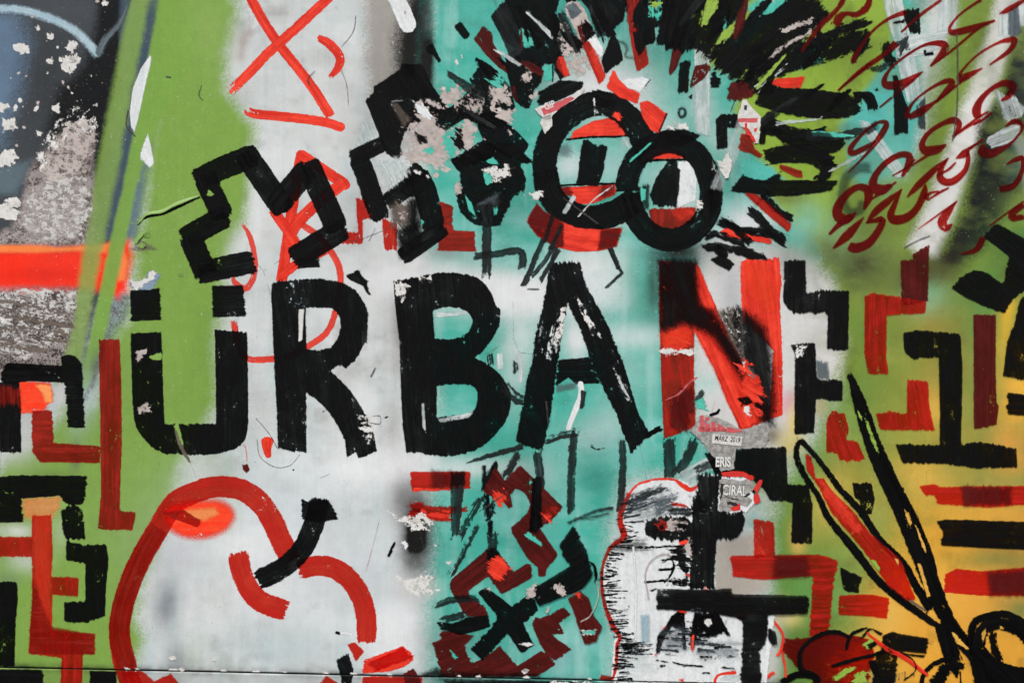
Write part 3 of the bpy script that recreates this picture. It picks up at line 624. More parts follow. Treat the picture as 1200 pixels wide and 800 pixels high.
G('brush_stroke', 'thin green smudged arc'); S('brick', '-30,140 -60,200 -80,290', 36, soft=6, op=.16)
G('pencil_line'); S('pencil', '468,70 462,130 440,175 400,220', 5, rag=.6, op=.8)
G('pencil_line'); S('pencil', '400,330 425,400 435,500', 4, rag=.8, op=.5)
G('pencil_line'); S('pencil', '250,400 245,370 275,335', 9, rag=.8, op=.6, soft=1.2)
G('spray_patch', 'bluish white rubbed patch'); P('veil', '500,570 575,580 592,640 480,700 468,680', 70, 1.5, 1.5)
for x, y in ((375, 40), (520, 325), (540, 130), (545, 20), (640, 200), (700, 60)): chip('bare', 300+x/4, y/4, 1.6, 1, 3, 1)
G('brush_stroke', 'tiny black dab on teal'); P('black', '925,125 960,100 1005,165 980,190', 50, .8, dry=.12)
G('brush_stroke', 'tiny black tick on teal'); P('black', '795,225 825,200 870,290 855,295 830,260 805,250', 50, .8, dry=.15)
G('brush_stroke', 'tapering maroon stroke on teal'); P('maroon', '1020,185 1065,120 1110,160 1110,200 1180,320 1190,352 1140,320 1080,260', 60, .8)
chip('chalk', 535, 73, 3); chip('chalk', 541, 66, 1.6)
# thin red loops behind the letters
T(0, 0, 1)
G('painted_loop', 'thin faded red oval beside the letter R'); S('bright', '284,262,2 293,278,6 299,305,6 297,325,7 288,338,8 276,332,7 272,322,4', rag=1.2, dry=.3, op=.8)
G('painted_loop', 'thin faded red oval behind the letter R'); S('bright', '352,262 372,276 386,292 397,312 399,335 394,362 384,388 362,405 338,417 312,421 288,419 278,400 274,376', 7.5, rag=1.0, dry=.2, op=.85)
G('painted_star', 'red triangle of crossed strokes behind the zigzag')
S('bright', '353,182 343,240 330,330', 13, sm=False, dry=.02); S('bright', '353,182 404,216', 13, sm=False, round_=True); S('bright', '403,214 375,236 348,262 336,285', 14, dry=.02); S('bright', '320,246 334,266 350,290', 12, dry=.15); S('bright', '328,325 350,308 384,292', 11, dry=.05)
# red hooks behind the black figure
T(300, 200, 4)
G('brush_stroke', 'pale red bent stroke'); P('red', '470,130 520,125 545,222 500,232 500,345 400,340 425,285 478,290 470,180', 80, 1.5, dry=.25)
G('brush_stroke', 'pale red block stroke'); P('red', '590,220 660,250 660,375 600,370', 90, 1.5, dry=.2)
G('brush_stroke', 'dark red L shaped stroke on teal'); P('brick', '860,145 925,165 920,280 1025,285 1032,380 850,375 855,320', 0, 1.2)
G('pencil_line'); S('pencil', '400,230 440,330 600,280 640,260', 4, rag=.5, op=.5)
G('pencil_line'); S('pencil', '560,270 530,330', 4, rag=.5, op=.6)
# --- black crossed figure, upper part
T(400, 60, 5)
fig = G('painted_figure', 'angular black crossed figure with peeled centre')
P('black', '140,290 190,240 188,212 345,105 352,70 475,80 520,180 620,325 560,400 430,290 300,290 290,310 380,450 345,560 365,600 330,640 262,600 185,400', 60, 1.0)
P('black', '290,300 430,280 520,290 640,330 775,208 860,250 830,330 760,372 590,480 470,420 380,480', -30, 1.0)
P('black', '750,165 820,70 905,110 990,210 1020,330 960,420 1000,440 1100,545 1080,590 1000,620 850,640 680,700 640,635 830,520 765,372 830,330 850,250 775,208', 60, 1.0)
P('umber', '290,305 320,298 410,400 365,450', 60, 1.0, 2.0, op=.7)
G('peeled_patch', 'pinkish bare patch peeled through black paint', fig); P('bare', '430,310 480,300 510,370 560,380 600,470 690,440 770,378 815,490 780,540 700,590 660,620 600,690 480,650 400,670 370,600 400,560 370,470 440,400', 20, 9, .6, .17, step=1.2)
G('peeled_patch', 'teal showing inside the peeled patch', fig); P('teal', '585,500 640,470 720,430 660,500 680,600 630,640 600,560', -30, 4, .6)
G('peeled_patch', None, fig); P('teal', '500,570 550,560 530,610 480,590', -30, 4, .6)
G('peeled_patch', None, fig); P('black', '430,470 500,500 510,530 460,540', 40, 5, .6, .1)
G('peeled_patch', None, fig); P('black', '660,480 700,460 720,560 690,590 660,540', 40, 5, .6, .15)
G('peeled_patch', None, fig); P('bare', '580,210 640,240 680,180 705,190 690,230 770,205 620,325 585,280', 20, 5, .6, .1, step=1.2)
G('peeled_patch', None, fig); P('bare', '660,310 720,260 800,250 840,300 800,370 740,340 680,340', 60, 8, .7, .50, op=.8)
G('peeled_patch', None, fig); P('white', '430,310 470,305 540,390 500,400 440,350', 50, 4, .6, .1)
G('peeled_patch', None, fig); P('bare', '495,285 560,290 600,330 540,330', 30, 5, .6, .35)
G('peeled_patch', 'grey flaked patch beside the figure', fig); P('bare', '860,220 960,200 1010,260 980,310 930,300 900,350 1010,350 1000,430 950,430 900,390 870,290', 40, 8, .7, .30, step=1.2)
G('peeled_patch', None, fig); P('teal', '860,180 930,140 970,190 900,220', 30, 5, 1.5, .25)
G('peeled_patch', None, fig); P('bare', '970,450 1000,470 990,495', 40, 3)
T(400, 180, 5)
f2 = G('painted_figure', 'lower half of the black figure with square loops')
S('black', '95,10 150,150 200,300 235,385', 120, rag=1.6, sm=False, d0=.35); S('black', '60,30 160,-15 250,-60', 95, sm=False, rag=1.5)
S('black', '260,290 380,205 480,130', 105, sm=False, rag=1.0); S('black', '440,120 490,210 545,440', 135, sm=False, rag=.8); P('black', '380,90 440,50 500,110 520,200 420,260 340,220', 60, 2)
S('black', '605,430 480,520 350,610', 105, sm=False, rag=.8); P('black', '320,440 460,400 480,520 350,610', 60, 2, 6)
P('umber', '290,300 410,290 400,410 300,430', 60, 3, 5, .1); S('black', '430,260 420,450', 60, soft=6)
P('wash', '460,470 540,440 540,490 470,520', -30, 2, 2, op=.6); P('teal', '468,385 488,400 470,425', 0, .6); P('veil', '205,60 330,20 400,110 280,215 240,120', 60, 3, 3); P('veil', '230,60 340,30 370,100 290,180', 60, 4, 3, .2)
P('bare', '340,350 370,330 385,400 350,380', 70, 5, .7, .3); P('chalk', '420,90 470,110 460,125 430,110', 30, 3)
P('chalk', '-15,-10 10,-5', 0) if False else None
f3 = G('painted_figure', 'round black head on a thin stem with a flaked eye')
P('black', '640,40 760,-20 830,-60 1000,-60 1120,40 1050,70 1090,165 1065,225 1010,255 970,340 930,420 850,432 770,410 700,350 670,250 700,180 690,110', 30, 1.6, sm=False)
P('teal', '725,240 765,290 790,372 745,330', 60, 1.2); P('teal', '890,320 915,300 920,340 895,365', 60, 1.2); P('wash', '780,300 900,230 930,250 920,310 800,330', -30, 2, 2, .1); P('slate', '800,300 920,235 900,290', -30, 3, 3, .2, op=.6)
P('teal', '845,45 890,20 930,65 870,60', 10, 1); P('teal', '830,110 880,120 885,165 850,190', 60, 2); P('chalk', '825,90 900,75 920,110 960,60 990,90 960,130 900,165 880,120', 20, 6, .6, .1, step=1.2)
P('black', '1060,10 1120,50 1080,60 1030,30', 20, 2)
chip('bare', 537, 220, 7, .8, 2, 2.5); chip('bare', 511, 205, 4, 1, 2); chip('chalk', 502, 208, 2.5, 1, 2)
G('brush_stroke', 'thin worn black stem and bent arm on teal'); S('wash', '855,300 852,450 850,560 852,730', 54, rag=2, sm=False, op=1, d1=.62, dry=-.05); S('wash', '775,600 900,588 1020,568 1062,590 1062,670', 44, rag=2, dry=.02)
S('wash', '835,305 860,430', 46, rag=1.5)
G('brush_stroke', 'small black blot with a tail above the R'); T(300, 200, 4); P('black', '418,492 455,475 485,460 495,495 530,520 520,535 540,583 525,585 498,540 440,512', 50, 1.2)
# --- black zigzag letters left
T(0, 0, 1)
z = G('zigzag_stroke', 'black zigzag of thick strokes like a bent letter E')
for s_ in ('229,212 262,196 300,181', '238,205 262,256', '266,252 214,281', '222,276 243,324', '232,320 298,306'): S('black', s_, 27, sm=False, rag=1.6)
P('leaf', '245,222 251,228 247,230 242,229', 0, .8)
z = G('zigzag_stroke', 'black zigzag of thick strokes like a bent letter M')
for s_ in ('286,178 334,248', '322,244 362,196', '360,190 396,270', '404,266 343,304'): S('black', s_, 28, sm=False, rag=1.2, dry=-.1)
S('black', '350,309 374,308', 10, sm=False)
# --- URBAN
U = G('painted_letter', 'black brush painted letter U with a flat bottom')
P('black', '153,390 189,389 190,420 191,462 193,497 253,496 252,400 251,386 289,389 290,405 ( 291,496 286,516 270,528 248,532 225,533 204,532 186,529 168,514 158,495 155,470 ) 153,400', 90, 1.0, step=1.6)
G('umlaut_dot', 'square black dot above the letter U', U); P('black', '152,340 187,338 189,375 153,376', 0, 1.2)
G('umlaut_dot', 'square black dot above the letter U', U); P('black', '248,335 285,334 288,370 249,372', 0, 1.2)
G('paint_chip', None, U); P('leaf', '174,418 178,416 190,412 190,422 180,422', 0, 2.5, step=1)
G('paint_chip', None, U); P('bare', '161,412 172,409 168,418 160,424', 0, 4, .6, .35, step=1)
G('paint_chip', None, U); P('bare', '160,478 175,472 174,482 163,484', 0, 4, .6, .35, step=1)
G('paint_crack', 'pale crack across the bottom of the letter', U); S('umber', '206,496,3 209,510,6 215,528,4 224,543,2', rag=1.5); S('leaf', '206,497,6 211,511,3 214,520,2', rag=1.5)
G('painted_letter', 'black brush painted letter R')
P('black', '319,331 350,327 ( 375,327 397,330 417,341 430,362 431,380 426,403 417,421 405,431 ) 398,428 387,434 ( 388,435 410,457 425,480 436,502 442,529 ) 420,537 418,530 407,536 ( 404,515 392,492 375,472 359,460 ) 359,530 345,529 326,525 324,475 320,400 318,345', 80, 1.3, step=1.6, holes=('358,361 ( 380,360 392,363 399,376 396,395 386,407 373,410 ) 359,409',))
P('chalk', '350,363 356,362 354,398 350,400', 90, .7, dry=.1); P('wash', '425,386 431,380 430,402 424,404', 80, 2, dry=.2)
P('chalk', '421,486 432,486 440,500 432,520 424,505', 10, 4, .6, .5)
G('painted_letter', 'black brush painted letter B')
P('black', '461,329 480,326 ( 505,321 520,319 545,321 562,327 575,342 582,360 ) 587,362 ( 585,382 576,398 566,411 556,419 ) ( 556,419 577,430 592,447 599,467 594,490 579,511 557,527 530,534 505,533 490,530 ) 476,531 472,500 470,462 468,400 465,375 462,350', 85, 1.0, step=1.6, holes=('507,364 ( 515,361 528,360 544,363 554,375 548,389 535,396 522,397 ) 509,397', '512,452 ( 530,450 550,451 559,458 558,475 550,484 530,487 ) 512,489'))
P('chalk', '463,334 474,330 480,336 474,342 472,354 464,344', 60, 5, .6, .42); P('chalk', '490,325 503,320 505,327 494,332', 40, 4, .6, .45); P('veil', '510,365 546,364 548,368 512,372', 5, 1, dry=.3); P('veil', '494,472 497,472 499,505 495,500', 90, .8, dry=.2); P('veil', '513,491 548,484 556,478 550,489 516,495', -5, .8, 1, .35)
G('painted_letter', 'black brush painted letter A, dry and streaky')
P('black', '644,307 680,306 684,325 690,340 712,380 728,420 738,450 747,482 761,508 739,531 722,484 702,445 691,419 682,390 665,355 660,380 654,422 651,445 646,480 636,528 620,524 604,517 611,480 617,445 624,425 627,395 636,360 642,325', 75, 2.4, step=1.6, dry=-.02)
P('black', '654,422 691,418 704,449 675,450 666,442 651,453', 0, 1.2); P('chalk', '658,362 663,358 660,385 652,410 648,400', 100, 5, .7, .42); P('veil', '716,410 726,432 740,470 734,468 722,440', 62, 4, .8, .5); P('veil', '632,385 650,385 645,420 634,412', 100, 6, .8, .6); P('chalk', '676,345 690,372 702,392 694,392 680,362', 62, 4, .7, .5)
G('spray_patch', 'grey smudge under the crossbar'); P('slate', '652,452 676,448 674,455 652,460', 0, 1, 2, op=.6)
G('paint_drip', 'white wavy drip under the letter A'); S('white', '680,450,7 681,462,7 675,478,7 668,496,6 666,502,6', rag=.5, round_=True)
G('brush_stroke', 'short black line beside the white drip'); S('wash', '684,458 682,478', 5)
# --- N
T(740, 290, 5)
N = G('painted_letter', 'red brush painted letter N clouded with black')
P('red', '160,80 380,90 440,230 500,360 640,650 730,850 870,980 640,1080 560,900 480,700 370,490 365,560 365,680 375,1050 190,1120 175,850 165,500', 80, 1.2, step=1.6)
P('bright', '375,90 400,120 440,225 500,355 430,365 380,250', 70, 1.0, 1.5); P('bright', '170,530 300,450 360,480 365,560 300,610 180,600', 20, 3, 3, .08); P('chalk', '170,600 230,590 300,600 350,590 365,630 250,615 180,625', 0, 5, .7, .3)
P('bright', '365,480 440,520 560,640 640,800 760,1010 650,1070 560,900 480,700 420,590', 65, 1.5, 3); P('bright', '640,85 690,60 760,70 865,55 880,200 870,300 885,700 885,980 800,1010 830,600 650,420 640,200', 85, 1.6, dry=-.05)
P('flame', '645,120 700,80 800,130 850,260 830,380 700,300', 80, 6, 6, op=.5); P('flame', '175,520 270,470 340,500 340,560 200,580', 20, 4, 5, op=.6)
G('spray_patch', 'black sprayed cloud over the top of the N', N); P('black', '155,70 380,70 385,200 400,330 480,380 560,500 640,640 660,780 600,700 480,520 380,470 300,440 170,490 158,300', 70, 2, 5, op=.94)
G('spray_patch', 'black sprayed cloud over the right stem of the N', N); P('black', '640,370 720,400 790,480 820,620 840,900 830,1050 760,1020 720,960 680,880 720,760 660,680 640,640', 80, 3, 7, op=.95)
G('spray_patch', 'grainy grey patch between the strokes of the N', N); P('umber', '505,370 640,360 645,640 580,540', 70, 3, 4, .0, op=.75); P('black', '520,365 640,360 640,600 600,560 540,440', 70, 4, 5, .46, op=.85); P('chalk', '530,370 620,370 630,560 590,520', 60, 6, 2, .66, op=.8)
G('paint_chip', None, N); P('bright', '625,690 660,650 710,690 680,740 640,740', 30, 6, 1, .1); G('paint_chip', None, N); P('bright', '645,760 740,760 780,850 730,880 740,980 680,930 660,850', 30, 8, 2, .15); G('paint_chip', None, N); P('chalk', '645,670 670,665 660,710', 60, 3); G('paint_chip', None, N); P('chalk', '660,940 690,930 695,970 670,980', 60, 3); G('paint_chip', None, N); P('black', '620,880 680,870 720,910 640,930', 20, 4)
G('paint_stain', 'maroon stain on the left stem of the N', N); P('maroon', '240,870 360,800 380,900 340,1000 330,1080 220,1060', 60, 4, 4, op=.8); G('paint_stain', None, N); P('wash', '190,330 260,320 250,460 190,470', 90, 3, 6, .1, op=.4)
G('paint_scratch', 'pale scratch across the N', N); S('pink', '190,895 270,860 340,790 375,760', 10, rag=1.5, dry=.2)
# small stuff around N
G('brush_stroke', 'black smear beside the red N'); T(740, 420, 5); S('wash', '380,250 420,190', 40, rag=2, dry=.3); G('paint_chip'); P('teal', '380,240 420,230 440,300 390,290', 20, 3, 2)
G('brush_stroke', 'small black scribble'); S('ink', '460,330 500,320 515,300', 14, rag=2, dry=.2)
# --- washes and lines over the teal, lower middle
T(600, 400, 4)
for s_, w_ in (('115,515 130,650 120,800', 40), ('290,420 280,600 275,800', 38), ('515,460 520,600 505,800', 34)):
    G('brush_stroke', 'thin black wash line running down the teal'); S('wash', s_, w_, rag=2.5, dry=.18)
G('brush_stroke', 'streaky black wash at the foot of the N'); S('wash', '735,455 745,640', 56, rag=3, dry=.2)
G('brush_stroke', 'slanting black wash at the foot of the N'); S('wash', '865,460 780,620', 46, rag=3, dry=.2)
G('brush_stroke', 'pale grey green smear'); S('veil', '800,640 880,590 960,560', 60, rag=3, dry=.1); S('wash', '860,600 960,560', 40, rag=3, dry=.35, op=.8)
G('brush_stroke', 'grey wash over white fog'); S('wash', '160,470 220,445 300,430', 30, rag=3, dry=.4, soft=1.5)
G('brush_stroke', None); S('ink', '630,440 700,400', 22, rag=2.5, dry=.25)
G('brush_stroke', None); S('ink', '370,495 400,505 440,495', 8, rag=2, dry=.3)
G('brush_stroke', 'curved grey wash beside the A'); S('wash', '-40,200 10,260 60,280', 50, rag=3, dry=.25); S('wash', '15,90 20,150', 24, rag=2, dry=.2)
G('brush_stroke', 'pale drips beside the B'); S('veil', '-60,60 -55,130', 30, dry=.2); S('veil', '20,40 45,120 40,190', 30, dry=.2); S('wash', '-108,60 -100,110', 30, dry=.35)
# --- left block strokes
T(0, 400, 4)
G('brush_stroke', 'orange sprayed patch in the corner of the hook'); P('flame', '85,185 240,195 248,262 215,315 180,332 85,335', 0, 2, 3); P('peach', '165,200 238,205 248,285 212,285 195,240', 60, 1, 1.5)
G('spray_patch', 'faint orange patch between black blocks'); P('peach', '100,735 290,722 275,790 240,830 110,830', 0, 3, 4, op=.55)
G('brush_stroke', 'long dark red vertical stroke'); P('brick', '462,-10 560,-10 568,200 570,480 560,790 638,800 622,885 458,882 474,700 468,300', 90, 1.0)
G('brush_stroke', 'dark red hooked stroke'); P('brick', '148,325 245,320 250,475 470,490 470,570 185,565 152,520', 0, .9)
G('brush_stroke', 'black hooked block stroke'); P('black', '0,185 15,115 40,100 290,112 282,70 320,62 355,70 385,110 395,330 398,405 318,402 300,195 150,185 95,190 60,205', 0, 1.2)
G('brush_stroke', 'black block at the left edge with a red stain'); P('black', '-60,185 90,190 97,300 100,520 -60,515', 90, 1.2); P('brick', '-30,215 55,210 90,230 92,300 60,290 20,300 -30,300', 90, 3, 3, op=.75)
G('brush_stroke', 'black bar with torn right end'); P('black', '-60,638 100,625 410,632 405,700 392,762 330,765 295,750 285,722 100,735 112,845 -60,850', 0, 1.4)
G('brush_stroke', 'short black stroke with frayed foot'); P('black', '285,790 345,755 385,790 395,850 400,925 310,932 295,880', 90, 2.2)
T(0, 600, 4)
G('brush_stroke', 'black square bracket stroke'); P('black', '310,132 395,150 500,150 510,225 498,355 492,485 400,520 302,512 300,420 400,415 400,240 310,225', 90, 1.1)
G('brush_stroke', 'tall black block at the left edge'); P('black', '-60,325 80,325 85,410 75,500 68,722 -60,722', 90, 1.1)
G('brush_stroke', 'tall red stroke with cross arms'); P('red', '150,15 240,12 248,200 240,300 370,305 366,395 246,385 245,550 445,570 445,665 390,662 385,830 282,830 290,680 135,662 140,560 152,420 150,208 -60,208 -60,112 150,115', 90, .9); P('brick', '155,310 240,535 445,570 445,665 135,662', 0, 1.2, 1.5, op=.8)
G('paint_sheen', 'orange sheen on the red stroke'); P('flame', '158,20 235,20 240,300 240,530 205,440 160,300', 80, 2, 4, op=.35)
G('brush_stroke', 'black block below the joint'); P('black', '-60,735 200,735 206,900 -60,900', 0, 1.0)
G('brush_stroke', 'short black block below the joint'); P('black', '420,740 545,745 552,900 420,900', 0, 1.0)
G('brush_stroke', 'crimson smear below the joint'); P('red', '555,745 665,742 725,790 800,752 845,805 850,900 620,900', 30, 1.5)
# --- big red curves
T(0, 0, 1)
G('spray_patch', 'glowing orange sprayed oval'); P('flame', '192,600 210,590 250,586 268,592 274,605 262,622 235,630 205,624', 0, 1, 6, sm=True); P('peach', '212,598 252,594 256,602 240,610 216,608', 0, 1, 3, op=.8)
ring = G('painted_curve', 'long red arc like the left half of a circle'); S('red', '165,830 148,784 140,744 145,706 162,660 186,618 204,590 228,577 254,570 284,574 306,590 320,612 330,634 342,656', 25, rag=1.4)
G('painted_curve', 'streaky darker left side of the red arc', ring); S('brick', '150,784 140,744 145,706 162,660 186,618', 24, rag=1.5, dry=.1, op=.7)
G('painted_curve', 'red brush tip over the orange oval', ring); P('brick', '190,600 215,597 236,610 232,618 200,606', 10, 1, 1)
G('painted_curve', 'short red arc like an open bracket'); S('red', '278,647 285,676 302,702 335,716', 24, rag=1.6)
G('painted_curve', 'red arc curving down to the joint'); S('red', '350,667 375,662 398,669 417,688 428,715 430,752', 24, rag=1.6)
G('painted_curve', 'black arc crossing the red curves'); S('black', '302,680 333,664 356,640 370,606 374,584', 24, rag=1.6, d1=.15); P('black', '353,583 362,588 385,585 394,600 396,608 372,612 354,608', 10, 1.4)
T(300, 600, 4)
G('brush_stroke', 'small red dab above the joint'); P('red', '430,620 462,605 507,650 470,697', 40, 1.2)
G('brush_stroke', 'small black square above the joint'); P('black', '375,690 432,658 457,738 440,850 405,850 398,770', 60, 1.2)
G('brush_stroke', 'wide red slab stroke by the joint'); P('bright', '510,690 690,625 735,668 738,690 700,720 620,745 500,752', -15, 1.5); P('red', '530,700 690,630 735,680 560,745', -15, 3)
G('brush_stroke', 'red dab below the joint'); P('red', '295,800 330,762 385,800 385,850 295,850', 20, 1.2)
G('brush_stroke', 'red slab below the joint'); P('red', '500,770 570,765 780,765 790,880 500,880', 0, 1.5); P('maroon', '690,755 740,728 765,770 780,830 700,830', 30, 1.5)
G('paint_chip', 'small white curl of paint'); P('white', '675,140 700,132 715,155 700,178 695,155', 0, .8)
chip('chalk', 526, 659, 3, 1, 4); chip('chalk', 510, 639, 1.5, 1, 4)
G('pencil_line', 'thin reddish scratch'); S('brick', '585,10 555,130 515,280', 3, rag=.5, op=.6)
G('peeled_patch', 'white frost of flaked paint on black'); P('chalk', '640,0 700,30 780,-10 830,40 800,80 740,85 700,50 650,40', 10, 8, .7, .4); 
G('peeled_patch', 'white frost of flaked paint beside teal'); P('chalk', '665,300 720,320 800,290 830,340 790,395 730,380 690,345', 10, 9, .7, .34)
G('brush_stroke', 'thin black tick'); S('ink', '650,140 620,205', 14, dry=.2)
G('brush_stroke', 'tiny pale dash'); S('white', '385,562 450,570', 12); S('ink', '378,560 390,563', 12)
T(300, 400, 4)
G('paint_drip', 'small red drop of paint'); P('bright', '25,462 55,446 82,460 72,500 70,540 50,545 35,515', 90, .6, sm=True)
G('paint_drip', 'dark red blot'); P('maroon', '-65,578 -40,572 -30,600 -45,620 -60,600', 90, 1.2); S('bright', '-62,480 -48,500 -42,560', 4, op=.6, rag=.5)
G('pencil_line', 'faint pencil half circle'); S('pencil', '5,460 20,540 90,588 160,580 205,530', 3, rag=.3, op=.7)
G('pencil_line'); S('pencil', '0,360 60,430 100,500', 3, rag=.3, op=.7)
G('pencil_line'); S('pencil', '560,125 540,165', 7, rag=.8, op=.7)
G('pencil_line'); S('ink', '600,360 620,350', 12, rag=1.5, op=.8); S('pencil', '530,380 580,385 580,350 535,350', 4, op=.8)
G('pencil_line'); S('pencil', '300,640 350,620', 5, rag=1, op=.4)
chip('ink', 380, 482, 1.6, 1, 5); chip('ink', 343.5, 550, 1.2, 1, 5)
# --- right of centre: small marks on the teal under the eyes
T(600, 200, 4)
G('brush_stroke', 'streaky black wash lines below the red smile'); 
for s_, w_ in (('195,200 130,360 55,540', 26), ('235,250 170,400 90,500', 22), ('220,370 130,515', 20), ('235,290 185,420', 20)): S('wash', s_, w_, rag=1.5, dry=.12)
G('brush_stroke', 'thin black bent line right of the smile'); S('wash', '420,270 470,400 515,480 440,550', 14, sm=False, rag=1.5, dry=.05); S('wash', '440,300 500,460', 24, dry=.3)
G('brush_stroke', 'short grey line'); S('wash', '70,555 130,555', 12, dry=.2)
# --- eyes
T(610, 90, 5)
eye = G('painted_eye', 'left round eye of thick black paint with red lids')
P('bright', '290,368 310,320 420,262 540,235 600,258 628,345 540,352 390,357', 0, 1.2); P('bright', '195,650 560,630 552,690 430,742 330,746 310,700 230,690', 0, 1.2); P('maroon', '195,650 290,640 300,700 230,700', 0, 2, 3, op=.7); P('maroon', '470,640 560,632 552,690 460,720', 0, 2, 4, op=.7)
S('ink', '265,372 400,355 560,352 625,345', 12, rag=1.5); S('ink', '195,640 330,632 560,628', 12, rag=1.2)
P('slate', '205,400 290,400 300,460 220,470', 30, 3, 5, op=.5); P('veil', '590,370 650,360 640,410 610,430', 60, 3, 4, op=.8)
T(0, 0, 1)
S('black', '641,214 638,196 643,168 658,144 680,127 704,121 728,130 746,150 757,172 762,190', 29, rag=2.4); S('black', '638,200 645,228 664,248 692,256 722,249 748,232', 30, rag=1.4)
P('black', '692,109 700,105 712,110 722,122 700,130 688,122', 30, 2.5)
T(610, 90, 5)
G('pupil', 'black upright pupil of the left eye', eye); P('black', '365,370 400,365 440,400 510,405 495,480 485,560 455,640 325,637 345,500', 90, 1.6)
G('paint_chip', None, eye); P('bright', '535,230 575,200 595,240 560,250', 60, 3); 
G('paint_drip', 'pale drip over the left eye', eye); S('veil', '315,700 290,740 255,800', 26, rag=.8); G('paint_scratch', None, eye); S('chalk', '432,130 436,240', 7, rag=2, dry=.35)
G('paint_scratch', None, eye); S('chalk', '340,820 430,720 540,640', 8, rag=1.5, dry=.3, op=.8)
eye2 = G('painted_eye', 'right round eye of thick black paint with red lids')
P('white', '925,500 1000,488 1030,600 1030,720 925,770 910,700', 80, 1.5); P('bright', '735,482 760,430 830,408 920,430 988,478', 0, 1.2); P('brick', '750,775 1030,765 1020,850 900,900 770,890', 90, 1.0); P('bright', '880,775 1030,765 1000,830 920,840', 30, 3, 4, op=.6)
S('ink', '720,490 850,488 990,484', 12, rag=1.5); P('wash', '670,650 755,630 750,770 700,780', 90, 2, 2, .15); P('teal', '705,650 735,660 730,720 705,730', 90, 1)
T(0, 0, 1)
S('black', '735,224 740,196 757,175 783,167 808,174 826,196 833,226 828,252 812,272 790,281 765,276 746,256', 27, rag=1.8, closed=True); P('black', '770,158 784,150 806,153 822,160 800,172 772,172', 0, 2.5); P('black', '838,205 848,226 842,244 828,262 820,240', 90, 2)
T(610, 90, 5)
G('pupil', 'black upright pupil of the right eye', eye2); P('black', '850,512 880,480 922,482 920,530 937,545 930,660 912,767 780,757 758,690 790,600 820,550', 90, 1.6)
G('paint_scratch', 'teal scratch across the black ring', eye2); S('teal', '640,495 700,445 770,385', 13, rag=1.2); G('paint_chip', None, eye2); P('chalk', '1020,720 1060,720 1055,760 1035,770', 30, 4); G('paint_chip', None, eye2); P('chalk', '860,300 900,265 960,275 970,300 900,320', 10, 5, .7, .42); G('paint_chip', None, eye2); P('veil', '1120,480 1140,520 1145,560 1125,540', 80, 3, .7, .3)
T(600, 200, 4)
G('painted_mouth', 'curved red smile under the left eye'); P('bright', '115,152 70,235 110,300 200,355 300,380 390,378 490,355 517,265 420,278 300,268 220,235 150,190', 10, 1.0); P('maroon', '115,152 70,235 110,300 200,355 240,360 245,250 150,190', 10, 1, 1.5, op=.9); P('maroon', '420,278 517,265 490,355 400,375', 10, 1, 2, op=.85)
for s_, w_ in (('195,200 150,340', 20), ('235,255 180,370', 20)): S('wash', s_, w_, rag=1.2)
G('paint_chip', 'white torn curl left of the eye'); P('chalk', '78,110 130,95 130,140 100,135', 20, 4)
# --- ray marks around the eyes
T(560, 0, 5)
mass = G('painted_hair', 'mass of overlapping black brush marks above the eyes')
P('black', '75,95 160,0 150,-60 470,-60 480,0 440,120 460,180 510,290 490,400 545,440 480,470 430,380 380,390 375,480 330,540 300,640 250,630 200,560 165,400 160,330 230,290 150,240', 70, 1.5)
P('wash', '75,95 160,10 240,180 280,290 190,350 150,240', 60, 1.2); P('wash', '430,120 500,60 560,180 620,260 560,320 500,300', 60, 4, 2, .3)
P('black', '470,-60 860,-60 870,30 850,130 800,165 700,200 650,60 600,0 520,20', 80, 1.5); P('wash', '650,40 760,-20 820,60 760,230 700,210', 80, 3, 1.5, .15)
P('black', '850,-60 1260,-60 1240,250 1100,302 1082,150 1035,165 1040,240 985,272 920,190 880,140', 85, 1.5)
G('paint_gap', 'teal gap in the black hair', mass); P('teal', '240,175 290,165 335,195 325,245 300,285 270,275', 50, 2.5, 1.5, .1); P('wash', '265,190 310,185 320,215 280,220', 30, 3, 2)
G('paint_gap', 'teal smear in the black hair', mass); P('teal', '1005,30 1060,10 1070,90 1050,120 1010,100', 90, 6, 1.5, .38); P('lime', '1010,10 1080,20 1060,40 1020,45', 0, 5, 1, .4)
G('paint_gap', 'small teal window', mass); P('teal', '375,395 430,375 445,390 440,470 385,475', 90, 2); S('ink', '440,370 438,480', 8)
G('peeled_patch', None, mass); P('bare', '260,470 280,410 330,400 310,440 275,490', 60, 6, .7, .25); P('bare', '300,560 350,530 355,560 320,590', 60, 6, .7, .25)
G('peeled_patch', 'speckled grey rub between the rays', mass); P('bare', '500,300 590,230 640,330 660,400 590,440 540,400', 60, 9, 1, .42); P('bare', '450,180 500,150 560,190 590,240 510,300', 60, 9, 1, .55)
G('brush_stroke', 'blunt grey ray'); P('bare', '510,40 545,10 590,8 620,50 690,210 600,250 560,160 520,90', 65, 1.5, dry=.05); P('slate', '515,45 560,15 610,65 600,90 545,115', 20, 2)
G('brush_stroke', 'maroon square on the grey ray'); P('maroon', '580,155 640,130 688,200 612,268', 60, 1); P('black', '640,200 690,185 690,205 620,255', -30, 1)
G('spray_patch', 'white rub beside the red ray'); P('white', '640,240 690,205 740,290 720,350', 60, 2.5, 1, .1)
G('brush_stroke', 'narrow red ray'); P('red', '610,262 652,238 750,450 710,497', 65, .9); P('bright', '650,300 690,300 748,450 712,495', 65, 3, 2, .1, op=.7)
G('brush_stroke', 'grainy black wedge ray'); P('black', '722,355 790,185 830,250 852,355 745,432', 70, 1.2, dry=.12)
